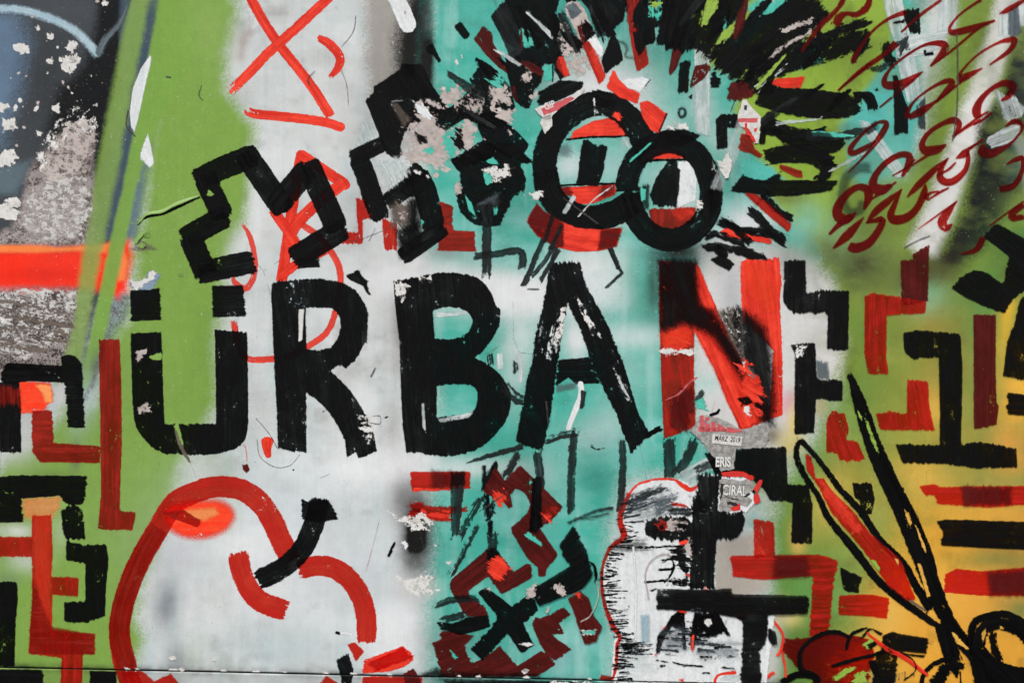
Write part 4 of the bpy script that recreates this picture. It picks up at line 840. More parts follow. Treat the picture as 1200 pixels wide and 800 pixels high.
G('brush_stroke', 'red and black tapering ray'); P('red', '880,140 940,180 985,270 1002,375 932,427 905,300', 80, 1); P('black', '905,190 1035,165 1040,240 985,272 950,330 925,300', 80, 2); P('brick', '880,-20 960,-20 900,90 905,200 880,140', 85, 4, 1, .3)
G('brush_stroke', 'maroon leaning ray'); P('maroon', '1140,285 1205,255 1190,330 1160,410 1118,452 1120,400', 110, .9)
G('brush_stroke', 'small red flame dab'); P('bright', '470,335 500,330 540,440 510,455 470,400', 70, 1.2); P('brick', '455,380 475,340 510,455 490,440', 70, 2, 1)
G('brush_stroke', 'black brow stroke over the left eye'); P('black', '355,540 480,470 620,478 605,530 450,600 350,625', -20, 1.8)
G('brush_stroke', 'white torn wedge with dark edge'); P('white', '800,480 950,450 1010,470 960,545 880,520', 20, 2.5, 1); S('ink', '1012,466,6 985,500,5 955,535,3', rag=1)
G('brush_stroke', 'bright red angled ray'); P('bright', '750,512 795,405 825,465 880,522 947,545 940,612 830,572', 35, 1.2)
G('brush_stroke', 'bright red ray joining the ring'); P('bright', '945,602 1000,590 1105,665 1062,782 1010,762 960,680', 45, 1.0); S('maroon', '1105,668 1060,782', 9)
G('spray_line', 'grey sprayed hook'); S('wash', '790,245 850,250 875,290 865,330 910,340', 14, soft=2, dry=.1, op=.6)
G('painted_ring', 'small grey ring on teal'); S('wash', '1175,650 1195,635 1215,650 1210,680 1185,685', 14, closed=True, soft=1.5, dry=.1)
G('brush_stroke', None); P('maroon', '190,500 215,510 235,600 215,590 205,560', 70, 3, .8, .1)
# --- right of the eyes
T(600, 0, 4)
G('brush_stroke', 'pale upright stripe'); P('veil', '855,190 880,200 925,260 930,640 858,620', 90, 1, 1)
G('brush_stroke', 'small black upright dab'); P('black', '785,290 840,282 830,330 825,430 775,440', 90, 1.5, dry=.05)
G('brush_stroke', 'dark maroon leaf dab'); P('maroon', '830,420 855,310 920,298 935,320 900,370', 130, 1)
G('brush_stroke', 'small black spot'); P('black', '930,350 950,335 980,380 965,412 930,412', 0, 2); P('black', '825,455 848,440 840,465', 0, .8)
G('brush_stroke', 'black angled hook'); P('black', '955,560 980,535 1060,538 1065,600 1010,598 1010,695 960,700', 90, 1, dry=.06)
G('pencil_line'); S('ink', '1060,440 1020,530', 4)
G('brush_stroke', 'pale slanting stripe'); P('veil', '1090,480 1130,560 1060,720 985,900 930,880 1010,700', 110, 1, 2, op=.6)
# black rays over lime
T(780, 0, 5)
G('brush_stroke', 'broad black ray with frayed tip'); S('black', '120,-60 90,120 40,290', 230, rag=4, sm=False, d1=.12)
G('brush_stroke', 'broad black ray leaning right'); S('black', '420,-60 300,140 200,310', 170, rag=5, sm=False, d1=.2, dry=-.02)
G('brush_stroke', 'wide black ray sweeping down'); S('black', '780,-50 560,160 330,420', 210, rag=5, sm=False, d1=.1, dry=-.02)
G('brush_stroke', 'dark streaky ray'); S('black', '920,30 700,230 480,420', 150, rag=7, dry=.12); S('black', '440,470 380,530 560,410', 40, rag=4, dry=.2)
G('paint_gap', 'lime gap between the rays'); P('lime', '235,10 320,-10 300,50 240,150 205,158', 110, 3, .8, .02)
G('paint_gap', 'lime and teal gap between the rays'); P('lime', '480,60 560,-10 470,110 380,215 270,280 260,310 330,190', 120, 3, .8, .02); P('teal', '500,40 560,-20 520,60 470,80', 120, 2)
G('paint_gap', 'teal wedge gap'); P('teal', '550,100 640,-10 720,-10 620,80', 120, 2); P('chalk', '620,0 640,10 630,20', 0, 1)
G('brush_stroke', 'long black ray pointing right'); S('black', '1190,215 900,310 560,420', 120, rag=6, dry=.02, d0=.45)
G('brush_stroke', 'streaky thin ray'); S('black', '1180,120 980,200 760,300', 60, rag=7, dry=.30); S('black', '900,80 890,300', 22, rag=4, dry=.3)
G('brush_stroke', 'streaky pale scratches'); S('bare', '600,345 700,270 850,190', 18, rag=3, dry=.42); S('bare', '690,190 790,140 860,120', 26, rag=4, dry=.25)
G('brush_stroke', 'red triangular dab'); P('bright', '585,488 650,462 820,448 790,520 700,520', -5, 1.2)
G('brush_stroke', 'dark maroon patch'); P('maroon', '360,580 380,490 450,470 480,480 530,560 440,590', 70, 2)
G('brush_stroke', 'thick black tongue ray'); S('black', '540,560,110 700,590,150 900,610,170 1060,620,130 1130,600,80', rag=2.5, d0=.1); S('black', '1100,560 1150,555 1190,600 1200,640', 34)
S('black', '560,420 500,440 540,520 640,520', 70, rag=4)
G('brush_stroke', 'thin red streak'); S('script', '800,300,10 900,160,34 1000,60,26 1050,-20,30', rag=2)
G('painted_loop', 'red loop at the top edge'); S('script', '1000,150,60 1020,100,50 1060,80,26 1120,85,34 1180,40,40 1200,-20,30', rag=1.5)
G('brush_stroke', 'thin red line'); S('script', '1010,530,12 1080,470,16 1200,370,18', rag=.8)
T(820, 120, 5)
G('brush_stroke', 'black tongue ray with curled tip'); S('black', '400,110,60 520,190,110 650,225,130 780,240,110 840,190,50', rag=2.5)
G('brush_stroke', 'black curved ray'); S('black', '380,320,90 520,300,110 660,310,110 735,370,90 735,420,70 690,455,40', rag=3, dry=-.02)
G('brush_stroke', 'black horizontal ray'); P('black', '175,520 250,420 290,440 380,460 440,420 480,400 470,455 820,455 770,520 560,545 420,550 250,530', 0, 2)
G('brush_stroke', 'small black stub'); P('black', '355,130 395,50 445,65 430,110 390,180 380,245 345,250 350,200', 110, 1.2)
G('brush_stroke', 'dark red stick'); P('brick', '240,190 290,180 320,270 370,310 350,330 300,300 225,280', 40, .9); 
G('brush_stroke', 'red end of the stick'); P('brick', '470,360 605,405 600,440 570,440 460,385', 20, .9)
G('brush_stroke', 'black streaks below the ray'); S('black', '370,540 440,620 550,690', 44, rag=3, dry=.15); S('black', '290,620 350,680 420,760 510,810', 60, rag=3, dry=.12); S('black', '110,690,50 250,760,50 400,800,40', rag=3, dry=.12)
S('black', '400,520 330,600', 14)
G('brush_stroke', 'red streaks under black'); P('red', '255,530 340,540 540,710 520,762 420,680 330,600', 45, 1); 
G('brush_stroke', 'bright red sliver'); P('bright', '120,760 150,735 300,780 420,800 420,830 240,800 140,785', 15, 1)
G('brush_stroke', 'black chevron streaks'); S('black', '150,690 260,790 300,830', 40, rag=2.5, dry=.1); S('black', '30,800 90,770 260,830', 40, rag=3, dry=.2); S('black', '250,740 380,760 500,830', 36, rag=3, dry=.22); S('black', '90,850 160,900', 60)
T(780, 240, 5)
G('brush_stroke', 'small black square under the streaks'); P('black', '260,320 330,290 405,345 370,385 300,350', 30, 1.6)
G('brush_stroke', 'black scratchy streak'); P('black', '215,235 290,210 340,230 480,250 580,290 600,320 500,320 330,260 240,280', 12, 3, .7, .12)
# many short ray strokes filling the hair round the eyes
rr = random.Random(21)
for i in range(54):
    an = math.radians(rr.uniform(-165, 22)); r0 = rr.uniform(118, 215) if math.cos(an) > -.3 else rr.uniform(118, 175); ln = rr.uniform(18, 52)
    cx, cy = 745+60*math.cos(an)*.6, 190
    ax, ay = cx+r0*math.cos(an), cy+r0*math.sin(an); bx, by = cx+(r0+ln)*math.cos(an+rr.uniform(-.12, .12)), cy+(r0+ln)*math.sin(an+rr.uniform(-.12, .12))
    if ay > 215 or ax > 985 or ax < 520 or (ax > 700 and ax < 830 and ay > 70): continue
    mt = rr.choices(('black', 'ink', 'wash', 'maroon', 'veil', 'lime', 'teal'), (38, 16, 14, 8, 8, 8, 8))[0]; mt = 'ink' if mt in ('lime', 'teal') and ax < 830 else mt; w_ = rr.uniform(3, 12) if mt != 'veil' else rr.uniform(2, 5)
    T(0, 0, 1); G('brush_stroke'); S(mt, [(ax, ay, w_*rr.uniform(.5, 1.1)), ((ax+bx)/2, (ay+by)/2, w_), (bx, by, w_*rr.uniform(.2, .8))], rag=2.2, dry=rr.uniform(-.2, .22))
# grey film and pale stripes right
T(960, 0, 5)
G('brush_stroke', 'translucent white stripe'); P('veil', '370,-20 480,-20 500,60 560,340 600,585 515,600 470,430 440,250 390,100', 80, 1, 1, dry=.02)
G('brush_stroke', 'translucent white stripe beside it'); P('veil', '700,-20 812,-20 800,180 690,190', 90, 1, 1)
G('brush_stroke', 'translucent white cross stripe'); P('veil', '490,200 660,198 770,155 700,290 560,330 450,345 460,280', -10, 2, 1.2, .05)
G('brush_stroke', 'pale upright stripe'); P('veil', '1050,60 1110,80 1110,220 1050,215', 90, 1, 2, op=.9)
G('brush_stroke', 'grey stripe on black'); P('slate', '1110,80 1170,20 1180,190 1140,220 1110,200', 90, 2, 2, .1)
G('brush_stroke', 'pale vertical stripe'); P('veil', '1160,10 1210,-10 1210,160 1180,150', 90, 1, 2)
G('brush_stroke', 'green veil stripe'); P('leaf', '640,390 790,180 800,480 640,760 620,600', 95, 2, 4, op=.35)
G('brush_stroke', 'dark square dab'); P('black', '490,60 585,52 590,195 530,190 500,120', 90, 2.0); P('black', '430,130 500,115 500,135 440,142', 0, 2)
G('brush_stroke', 'scratchy black dab on white'); P('wash', '450,260 520,200 530,280 470,310', 110, 5, .8, .3); S('black', '390,250 400,330 440,380', 60, rag=3)
G('brush_stroke', 'tall black bar'); P('black', '430,445 455,440 480,520 520,640 520,775 440,792', 90, 1.4); P('black', '570,620 620,560 620,760 580,750', 90, 2, 1, .2, op=.7)
G('brush_stroke', 'tiny black bracket'); S('ink', '615,300 620,322 665,315', 14, sm=False)
G('brush_stroke', 'black hooked brush tip'); S('black', '220,600,60 240,560,40 300,560,40 335,640,34', rag=1.5)
chip('ink', 1027, 105, 2)
G('brush_stroke', 'black streaks crossing'); S('black', '190,370,20 260,260,50 290,180,40', rag=3, dry=.05); S('wash', '300,420 420,380', 40, rag=4, dry=.25)
G('brush_stroke', 'pale slanted band'); T(960, 140, 5); P('veil', '220,0 290,20 400,160 520,320 450,345 300,140', 55, 1.2, 1.2, op=.8); P('wash', '240,60 330,10 350,50 280,90', -30, 4, 2, .2)
G('spray_line', 'dark green sprayed ring'); S('wash', '300,280 230,285 160,340 140,420 140,480 180,540 240,530 255,480', 56, soft=3, op=.55, dry=.05)
G('brush_stroke', 'grey oval brush mark on black'); P('veil', '985,110 1080,50 1170,20 1190,60 1120,140 1010,165 980,140', -20, 1.5, 1, .08)
G('brush_stroke', 'grey upright brush mark on black'); T(960, 0, 5); P('veil', '1030,520 1090,560 1140,560 1210,640 1190,680 1110,720 1080,690 1050,580', 70, 2, 1, .1)
# --- calligraphic red loops
def loops(ox, oy, *rows):
    T(ox, oy, 5)
    for r in rows:
        G('painted_loop', 'dark red calligraphic loop leaning right')
        for q in r.split('|'): S('script', ' '.join(','.join([*t.split(',')[:2], str(float(t.split(',')[2])*(1.35 if float(t.split(',')[2]) > 18 else 1.05))]) for t in q.split()), rag=.35, soft=.55)
loops(960, 0, '110,530,10 250,410,20 380,320,22 450,255,36|200,365,30 215,320,22 300,195,14 400,115,18 510,70,24', '480,190,12 590,90,18 715,0,14',
      '355,630,10 450,550,14 540,480,16 605,420,8|600,422,8 480,490,32 400,500,36 380,470,24 420,400,14 520,320,14 620,265,16 700,255,26 738,272,32 715,320,28 650,390,12',
      '650,390,8 760,310,14 930,170,14 1028,120,12|1028,120,8 900,165,28 800,190,28 768,185,22 770,150,16 830,80,12 945,0,16', '1055,82,8 1110,55,24 1210,-5,16',
      '955,400,8 860,448,30 818,462,28 840,410,14 930,320,12 1040,255,14 1110,235,22 1145,238,26 1110,300,20 1000,380,8', 
      '525,690,30 515,660,24 560,590,14 650,520,14 740,478,22 780,485,26 740,540,26 680,600,14|525,688,24 600,650,34 690,590,14 820,490,12 870,445,10', '780,800,12 930,690,14 990,655,10|1065,590,12 1110,560,26 1132,505,38 1080,488,28 1010,520,20 945,585,26 920,650,40 932,690,30')
loops(960, 140, '170,310,8 250,230,14 320,150,20 375,70,28 392,20,22 340,20,16 260,80,16 195,150,22 182,190,26 205,195,24 280,160,22 330,125,8',
      '60,672,14 120,612,24 180,575,30 215,545,8|262,525,14 288,460,36 280,410,36 230,395,28 170,430,30 115,500,40 108,560,46 150,585,46 190,565,20', '300,470,8 380,415,18 450,365,8|485,335,14 520,270,30 528,215,32 470,208,26 385,260,26 325,335,30 318,395,44 365,412,46 420,385,20',
      '540,270,8 650,200,16 742,145,8|742,148,10 690,175,36 625,182,40 602,145,26 640,80,20 720,25,20 790,5,30 820,35,24 785,105,12|785,105,8 860,50,12 945,0,14', '82,755,12 170,672,40 262,572,8|175,740,40 215,752,42 290,722,36 350,645,30 372,585,28 340,588,22 278,605,12|275,608,10 330,540,30 400,480,30 485,408,8',
      '480,412,8 440,500,24 418,560,34 445,588,42 515,572,36 575,515,30 615,425,28 620,380,14|515,455,10 580,385,30 680,290,26 757,228,8', '752,232,8 715,290,20 708,340,32 745,368,32 800,352,30 855,295,22 872,230,20 868,185,16|800,228,8 850,200,34 880,170,18 960,118,12',
      '905,30,8 960,0,14 1010,-40,14', '690,330,8 760,290,14 800,250,10', '430,330,8 500,290,12 560,235,8', '640,470,8 700,430,14 760,400,10|640,470,16 625,455,22 650,430,14 700,420,10',
      '578,642,4 700,555,10 808,478,8|800,485,8 745,555,34 718,600,40 745,635,34 778,612,10', '1090,40,10 1150,10,24 1190,50,16 1120,140,14 1015,198,34 955,190,40 960,150,20|880,170,12 960,118,12', '1100,262,8 1150,235,20 1195,230,24 1185,310,20 1140,385,26 1060,410,28', '1000,620,8 1110,540,10 1200,478,12|1200,500,20 1140,540,30 1130,575,30 1200,570,20', '830,790,8 920,760,24 960,690,30')
# --- right block strokes
T(900, 200, 4)
G('brush_stroke', 'black Z shaped block stroke'); P('black', '75,420 175,418 180,575 240,558 380,562 378,700 376,842 275,838 280,670 120,668 90,645 70,610', 90, 1.6)
G('brush_stroke', 'pale upper part of a red corner stroke'); P('maroon', '620,420 680,415 675,390 755,345 748,612 640,632 625,600', 90, 1)
G('brush_stroke', 'red corner stroke going left and down'); P('red', '452,585 500,572 740,612 735,668 557,678 553,880 565,950 468,952 450,850', 90, 1)
G('brush_stroke', 'black bent block at the right edge'); P('black', '1010,310 1070,245 1260,350 1260,520 1150,600 1105,668 1000,630 940,600 855,550 900,500 960,465 1020,475 1100,530 1130,400', 40, 1.4)
G('brush_stroke', 'black arc at the right edge'); P('black', '1260,560 1200,585 1175,615 1160,700 1120,800 1100,962 1210,985 1260,980', 80, 1.4)
T(900, 400, 4)
G('brush_stroke', 'black block stroke shaped like a J on a foot'); P('black', '632,-40 700,-55 900,-35 912,100 908,300 905,480 1000,470 1165,500 1168,590 990,592 800,570 630,570 595,478 805,485 805,300 800,72 680,82 640,50', 90, 1.2)
G('brush_stroke', 'brown red upright bar'); P('maroon', '962,-125 1068,-125 1066,100 1070,280 1080,300 1070,390 965,412', 90, .9)
G('brush_stroke', 'red boot shaped stroke'); P('red', '652,178 750,185 752,250 755,300 780,415 525,415 505,335 575,325 650,340', 80, 1.2)
G('brush_stroke', 'red stepped stroke'); P('red', '275,365 300,320 360,340 380,420 365,460 420,470 460,555 335,560 330,525 272,525', 70, 1.6)
G('brush_stroke', 'black H shaped block stroke'); P('black', '105,12 220,5 228,175 350,180 350,278 225,270 215,428 122,435 125,60', 90, 1.2); P('slate', '225,85 280,95 285,180 230,175', 90, 2, 2, .1, op=.8); P('chalk', '130,20 180,20 160,60 130,70', 100, 5, .8, .4)
G('brush_stroke', 'black block at the right edge above gold'); P('black', '1122,240 1260,255 1260,350 1118,342', 0, 1.4)
G('brush_stroke', 'long red band with a dark middle'); P('red', '705,675 790,665 800,680 1260,675 1260,760 1030,775 790,760 770,715 740,722', 0, 1.6); P('maroon', '905,680 1140,680 1140,765 920,768', 90, 2, 4, op=.85)
G('brush_stroke', 'black stepped block beside the face'); P('black', '-300,520 -80,500 85,492 92,670 190,668 208,760 205,945 108,945 115,750 10,745 -20,690 -80,640 -60,720 -250,620', 90, 1.2)
G('brush_stroke', 'small black tooth'); P('black', '395,662 485,662 500,740 487,810 440,815 430,745 405,730', 80, 1.2)
T(900, 600, 4)
G('brush_stroke', 'long black band at the right edge'); P('black', '790,42 830,32 1260,45 1260,175 1100,170 810,155 818,90', 0, 1.2)
G('brush_stroke', 'red and dark band at the right edge'); P('red', '832,290 880,265 1000,275 1260,255 1260,390 1000,390 825,375', 0, 1.2); P('maroon', '1030,280 1260,265 1260,388 1040,385', 90, 1.5, 5, op=.9)
T(690, 520, 5)
G('brush_stroke', 'red upright of the cross'); P('red', '965,440 1085,455 1090,650 970,662', 90, 1.2); P('bright', '975,560 1030,640 975,650', 60, 3, 4, op=.6)
G('brush_stroke', 'red band turning down at its right end'); P('red', '825,652 970,650 1350,645 1460,680 1432,820 1405,1130 1290,1125 1312,772 1180,780 1030,795 845,775', 0, 1.1); P('maroon', '1090,655 1280,655 1290,775 1080,785', 0, 2, 5, op=.8)
T(880, 640, 5)
G('brush_stroke', 'small black kite shape'); P('black', '520,118 655,180 635,220 630,272 540,252', 60, 1.2)
G('brush_stroke', 'small red bar'); P('red', '515,285 700,278 812,300 798,420 700,408 510,398', 0, 1)
# --- leaf shape and antenna lines
T(900, 400, 4)
leaf = G('painted_leaf', 'long black outlined leaf with red inside')
S('ink', '150,460,18 132,520,26 165,615,28 235,725,28 290,835,32 420,990,36 500,1100,38 600,1190,36 720,1280,32 810,1340,24', rag=1.6); S('ink', '150,460,20 230,545,24 330,680,28 430,790,30 520,920,32 640,1045,34 695,1150,40 770,1250,60', rag=1.6)
S('ink', '340,920,8 420,1020,8 500,1110,8', rag=1); S('umber', '650,1200 740,1260', 9, dry=.2)
G('leaf_fill', 'red paint inside the leaf', leaf); P('red', '175,520 205,540 222,640 260,640 300,700 400,795 480,900 620,1020 690,1195 690,1210 650,1212 560,1140 480,1020 350,860 290,790 245,690 210,640 180,600', 50, 1.6, dry=-.02); P('bright', '250,650 300,700 390,800 440,890 400,900 330,820 260,730', 50, 5, 3, .15, op=.7)
G('paint_gap', None, leaf); P('lime', '480,1025 500,1020 525,1060 520,1075', 50, 1); G('paint_gap', None, leaf); P('gold', '590,1010 610,1020 612,1050', 50, 1)
ant = G('painted_stalk', 'thick black stalk with loose outline')
S('ink', '380,155,20 400,200,40 432,300,62 500,500,76 580,680,84 640,800,92 700,950,96 765,1130,80 830,1280,70 900,1390,66 980,1480,70 1010,1560,50', rag=2.2); S('ink', '640,760,14 720,900,14 775,1050,14 810,1180,16', rag=1.4); S('ink', '820,1320 840,1400 870,1500', 80, rag=2); S('ink', '640,720,10 700,830,8 760,970,8 790,1080,10', rag=1)
G('paint_gap', None, ant); P('gold', '700,1040 715,1040 760,1190 745,1200', 70, 1); G('paint_gap', None, ant); P('lime', '420,320 440,350 440,370 425,350', 70, 1.5); G('paint_gap', None, ant); P('gold', '640,790 655,800 672,850 668,870 650,830', 70, 2.5); G('paint_gap', None, ant); P('gold', '690,860 705,880 735,960 740,990 722,960', 68, 1.5, dry=.1); G('paint_gap', None, ant); P('lime', '455,360 470,380 520,520 515,530 480,450', 68, 2, dry=.35)
G('paint_gap', None, ant); P('gold', '860,1360 880,1370 940,1440 930,1440 880,1410', 50, 1.2)
# --- scribbled rings at the bottom right
T(900, 600, 4)
G('painted_ring', 'black scribbled ring at the right edge'); S('ink', '955,620 955,540 985,500 1060,478 1130,480 1230,540', 34, rag=2); S('ink', '990,640 1000,560 1060,520 1160,540 1240,610', 60, rag=3, dry=-.05); S('ink', '1000,640 1050,700 1140,740 1240,750', 50, rag=2); S('ink', '1050,560 1060,640 1090,690', 34, rag=3); P('ink', '940,620 1010,640 1080,720 1160,760 1260,760 1260,840 1020,840 960,700', 40, 3)
G('paint_gap', 'gold showing inside the scribbled ring'); P('gold', '1085,530 1110,540 1100,548 1085,545', 20, 1); P('gold', '1000,560 1015,545 1020,565 1005,610', 80, 1.5, op=.8)
G('painted_ring', 'black scribbled arc beneath the stalk'); S('ink', '715,860 725,770 770,715 840,685 880,690', 22, rag=1.6); P('ink', '760,790 800,720 870,690 935,710 900,740 885,785 860,740 830,790 800,830 760,850', 30, 2.5); P('ink', '945,700 970,670 1010,700 1020,760 1030,830 970,830 960,760', 70, 3); S('ink', '900,740 905,830', 8)
G('brush_stroke', 'black T shaped block stroke'); P('black', '540,575 590,555 600,565 752,588 742,662 610,650 590,830 485,830 500,680 530,640', 0, 1.4); S('black', '620,660 730,675', 10)
sc = G('painted_scribble', 'dark red scribbled patch with black rings'); P('script', '55,640 80,590 190,585 290,550 350,560 480,595 505,680 480,740 470,830 220,830 200,740 140,735 110,690', 10, 2.5, dry=-.02)
P('lime', '300,770 360,730 420,720 310,800', -30, 3, .8); P('lime', '400,760 460,740 470,800 400,800', -30, 4, .8, .1); P('lime', '440,620 480,590 520,600 470,640', -30, 2); P('black', '460,620 505,595 510,615 480,640', -30, 2)
G('painted_ring', 'black looping line over the red scribble', sc); S('ink', '210,760,34 160,740,26 150,660,22 185,610,20 250,570,22 320,560,22 380,580,16', rag=1.6); S('ink', '365,640 375,600 400,565 465,538', 14, rag=1.6); S('ink', '300,720 400,690 500,665 560,640', 18, rag=1.8); S('ink', '60,800 130,760 210,765 240,800', 34, rag=1.6); S('ink', '440,590 480,545 530,570', 10, rag=1.6); P('ink', '470,700 500,690 520,760 490,760', 60, 3)
G('brush_stroke', 'thin red line from the scribble'); S('bright', '460,562,10 560,640,20 640,680,20 750,765,18', rag=1)
G('pencil_line', 'fine hatched curve'); S('ink', '620,655 680,690 690,740 640,785', 5, rag=1); 
for i in range(7): S('pencil', f'{600+i*14},{752-i*2} {598+i*14},{785-i*3}', 3, op=.8)
G('brush_stroke', 'thin red curve beside the cross'); S('bright', '5,490 40,525 70,575 60,640 45,670', 12, rag=.8); S('bright', '66,650 80,730 80,770', 10, rag=.8); S('bright', '-5,775 15,755 30,750', 16, rag=1)
# --- the painted face
T(690, 520, 5)
face = G('painted_face', 'white painted face with red outline and black hatching')
P('white', '235,290 300,225 400,200 520,205 640,260 660,170 790,190 930,190 960,290 990,330 920,400 780,400 740,560 742,1000 1090,1000 1075,1130 1040,1400 150,1400 130,1360 150,1150 160,1080 110,960 80,800 90,700 150,600 200,540 195,420', 90, 2.0, 1.0)
P('veil', '200,1200 300,1180 360,1300 220,1340', 0, 6, 14, op=.6); P('wash', '230,300 420,240 440,270 300,330', -20, 6, 3, .35); P('slate', '380,330 500,290 500,380 400,420', -20, 6, 6, .3)
P('wash', '460,370 590,360 600,420 480,410', 0, 5, 2, .3)
G('face_outline', 'thin red outline of the face', face); S('bright', '230,300,16 290,235,12 400,205,14 500,210,16 560,250,30 600,265,24 650,235,10', rag=1.5); S('red', '235,290,22 190,400,34 185,460,34 205,545,40 130,600,24 90,680,18 75,760,18 80,870,20 100,960,22 140,1060,30 180,1130,22 165,1180,20 160,1300,20 140,1370,20', rag=1.2, dry=-.1); S('bright', '780,180 880,168 960,200', 22, rag=1.5); P('brick', '65,1345 140,1360 150,1380 65,1380', 0, 2)
S('bright', '730,1400 760,1350 860,1335', 16); P('veil', '765,1380 800,1350 890,1350 880,1390', 0, 1); P('bright', '520,1380 560,1370 555,1390 660,1395 580,1400', 0, 1.5)
G('face_dark_paint', 'black brushwork down the middle of the face', face)  # black brush paint, part of the face itself
P('black', '335,440 470,420 560,425 600,440 640,300 640,180 780,178 760,300 755,385 840,400 900,395 918,440 900,500 860,560 752,560 735,770 735,850 590,850 590,600 520,575 370,555 330,530', 88, 2.6, step=1.6)
P('black', '640,240 660,320 640,420 560,420 600,380', 60, 5, 1, .2); S('ink', '130,605 260,605 420,600 600,590', 9, rag=2.5); P('black', '440,600 590,600 595,830 480,820 560,760 500,700 490,650', 10, 7, .8, .18); P('bare', '560,580 590,560 592,660 540,620', 70, 6, .8, .3)
G('painted_eye', 'wild eye of the painted face', face); P('bare', '445,450 500,440 560,455 570,500 500,515 450,495', 5, 5, .8, .2); P('ink', '520,445 580,460 575,520 500,515', 5, 7, .8, .35); P('brick', '395,470 430,440 450,465 455,505 410,505', 30, 3); P('ink', '410,480 435,465 440,495 420,500', 30, 2)
G('painted_brow', 'red brow stroke of the painted face', face); S('red', '480,350 530,355 590,370', 22, rag=2.5, dry=.1); G('paint_chip', None, face); P('bright', '525,575 570,560 580,580 540,590', 0, 2); G('paint_chip', None, face); P('bright', '550,760 590,755 595,780', 0, 2); G('paint_chip', None, face); P('ink', '640,330 690,320 700,380 650,400', 40, 5, .8, .2)
h = G('hatching', 'short black hatch strokes along the face edge', face)
rr = random.Random(5)
yy = 300
while yy < 1400:
    xl = float(np.interp(yy, [300, 400, 460, 545, 600, 680, 760, 870, 960, 1060, 1130, 1180, 1300, 1370], [235, 190, 190, 205, 140, 95, 85, 92, 112, 145, 180, 170, 165, 150]))
    ln = rr.uniform(50, 110)*(1.5 if 1140 < yy < 1230 else 1.0)*(.6 if 280 < yy < 380 else 1); sx = xl+rr.uniform(-30, 25)
    dy = rr.uniform(-14, 14)
    S('ink', f'{sx},{yy},{rr.uniform(5,9)} {sx+ln*.5},{yy+dy*.4},{rr.uniform(5,9)} {sx+ln},{yy+dy},3', rag=1.8, dry=-.1); yy += rr.uniform(9, 19)
for i in range(16): 
    yv = rr.uniform(1165, 1235); S('ink', f'{rr.uniform(190,240)},{yv},6 {rr.uniform(290,380)},{yv+rr.uniform(-12,12)},4', rag=2)
for i in range(14):
    yv = rr.uniform(310, 420); S('ink', f'{rr.uniform(210,250)},{yv},8 {rr.uniform(290,400)},{yv-rr.uniform(20,60)},4', rag=2.5, dry=.1)
T(690, 640, 5)
S('ink', '330,210,9 380,204,9 440,198,9', rag=1); S('ink', '410,135 490,130', 12, rag=2); S('ink', '430,85 490,70', 14, rag=2); S('ink', '460,40,10 490,80,14 495,130,14 470,180,10 440,208,8', rag=1.5); P('ink', '450,200 500,185 600,215 640,250 560,215 480,215', 8, 4, .8, .05)
S('ink', '360,262 400,245', 14); 
for q in ('440,625 480,632 530,640', '390,660 470,675', '490,672 560,690 660,695', '550,698 600,685', '640,600 730,605', '740,590 830,582', '810,636 855,642', '735,650 760,632 775,630', '770,704 855,712', '665,740 690,735 710,738', '450,575 540,580', '420,598 520,608', '600,470 600,470 610,480', '650,640 720,640', '680,600 710,640', '560,435 600,435', '600,540 650,545', '850,600 870,600'):
    S('ink', q, 9, rag=1.8)
for i in range(44):
    xa = rr.uniform(440, 720); ya = rr.uniform(480, 575); S('ink', f'{xa},{ya},5 {xa+rr.uniform(30,110)},{ya+rr.uniform(-10,10)},4', rag=2, dry=.05)
P('ink', '412,690 445,688 448,702 420,704', 0, 1.5); P('ink', '672,655 690,658 680,665', 0, 1)
G('painted_nose', 'black and red nose drips on the face', face); P('ink', '390,620 400,520 450,460 480,400 530,375 560,370 570,600 550,600 540,480 480,470 430,560 405,640', 85, 1.5); P('ink', '600,600 598,500 615,380 700,370 760,385 830,525 790,500 740,520 640,500 615,590', 85, 2.0); P('chalk', '680,420 715,418 725,450 700,470 675,450', 60, 2.5); P('white', '680,320 700,320 705,385 690,380', 80, 2)
P('bright', '600,520 615,520 610,605 595,605', 90, 1); P('bright', '500,375 560,365 575,390 530,380', 10, 2); P('bright', '430,480 455,450 450,475', 60, 1); P('bright', '383,630 400,620 395,640', 60, 1); P('bright', '672,232 712,260 690,270', 40, 1.2); P('bright', '860,400 930,395 880,432', 0, 1.5); P('ink', '870,405 920,415 880,425', 0, 3)
G('face_dark_paint', 'grey smudges on the face', face); T(690, 520, 5); P('slate', '240,330 330,300 420,330 400,420 300,420 230,400', -20, 6, 12, .25, op=.55); P('wash', '150,560 330,560 330,620 140,630', 0, 6, 6, .35, op=.6); P('wash', '640,190 700,180 700,300 660,330 640,280', 80, 6, 4, .2); P('slate', '560,900 740,930 740,960 600,960', 0, 5, 8, .2, op=.5); T(690, 640, 5); P('slate', '430,490 560,480 570,590 440,600', 0, 6, 9, .3, op=.5); P('slate', '620,560 880,560 870,640 640,640', 0, 6, 9, .38, op=.5)  # grey paint smeared on the white of the face
G('paint_drip', 'pale teal drip on the face', face); P('powder', '305,400 352,396 350,550 312,560', 90, 1.5, 3, op=.9)
G('brush_stroke', 'black T shaped cross over the face'); T(690, 640, 5); P('black', '398,242 700,250 835,240 840,275 1100,280 1290,285 1280,390 1052,398 1035,560 1000,600 1012,830 885,830 905,450 880,415 720,388 560,372 396,365', 0, 1.5); P('black', '1050,475 1095,500 1102,575 1075,575 1045,530', 80, 1.2)
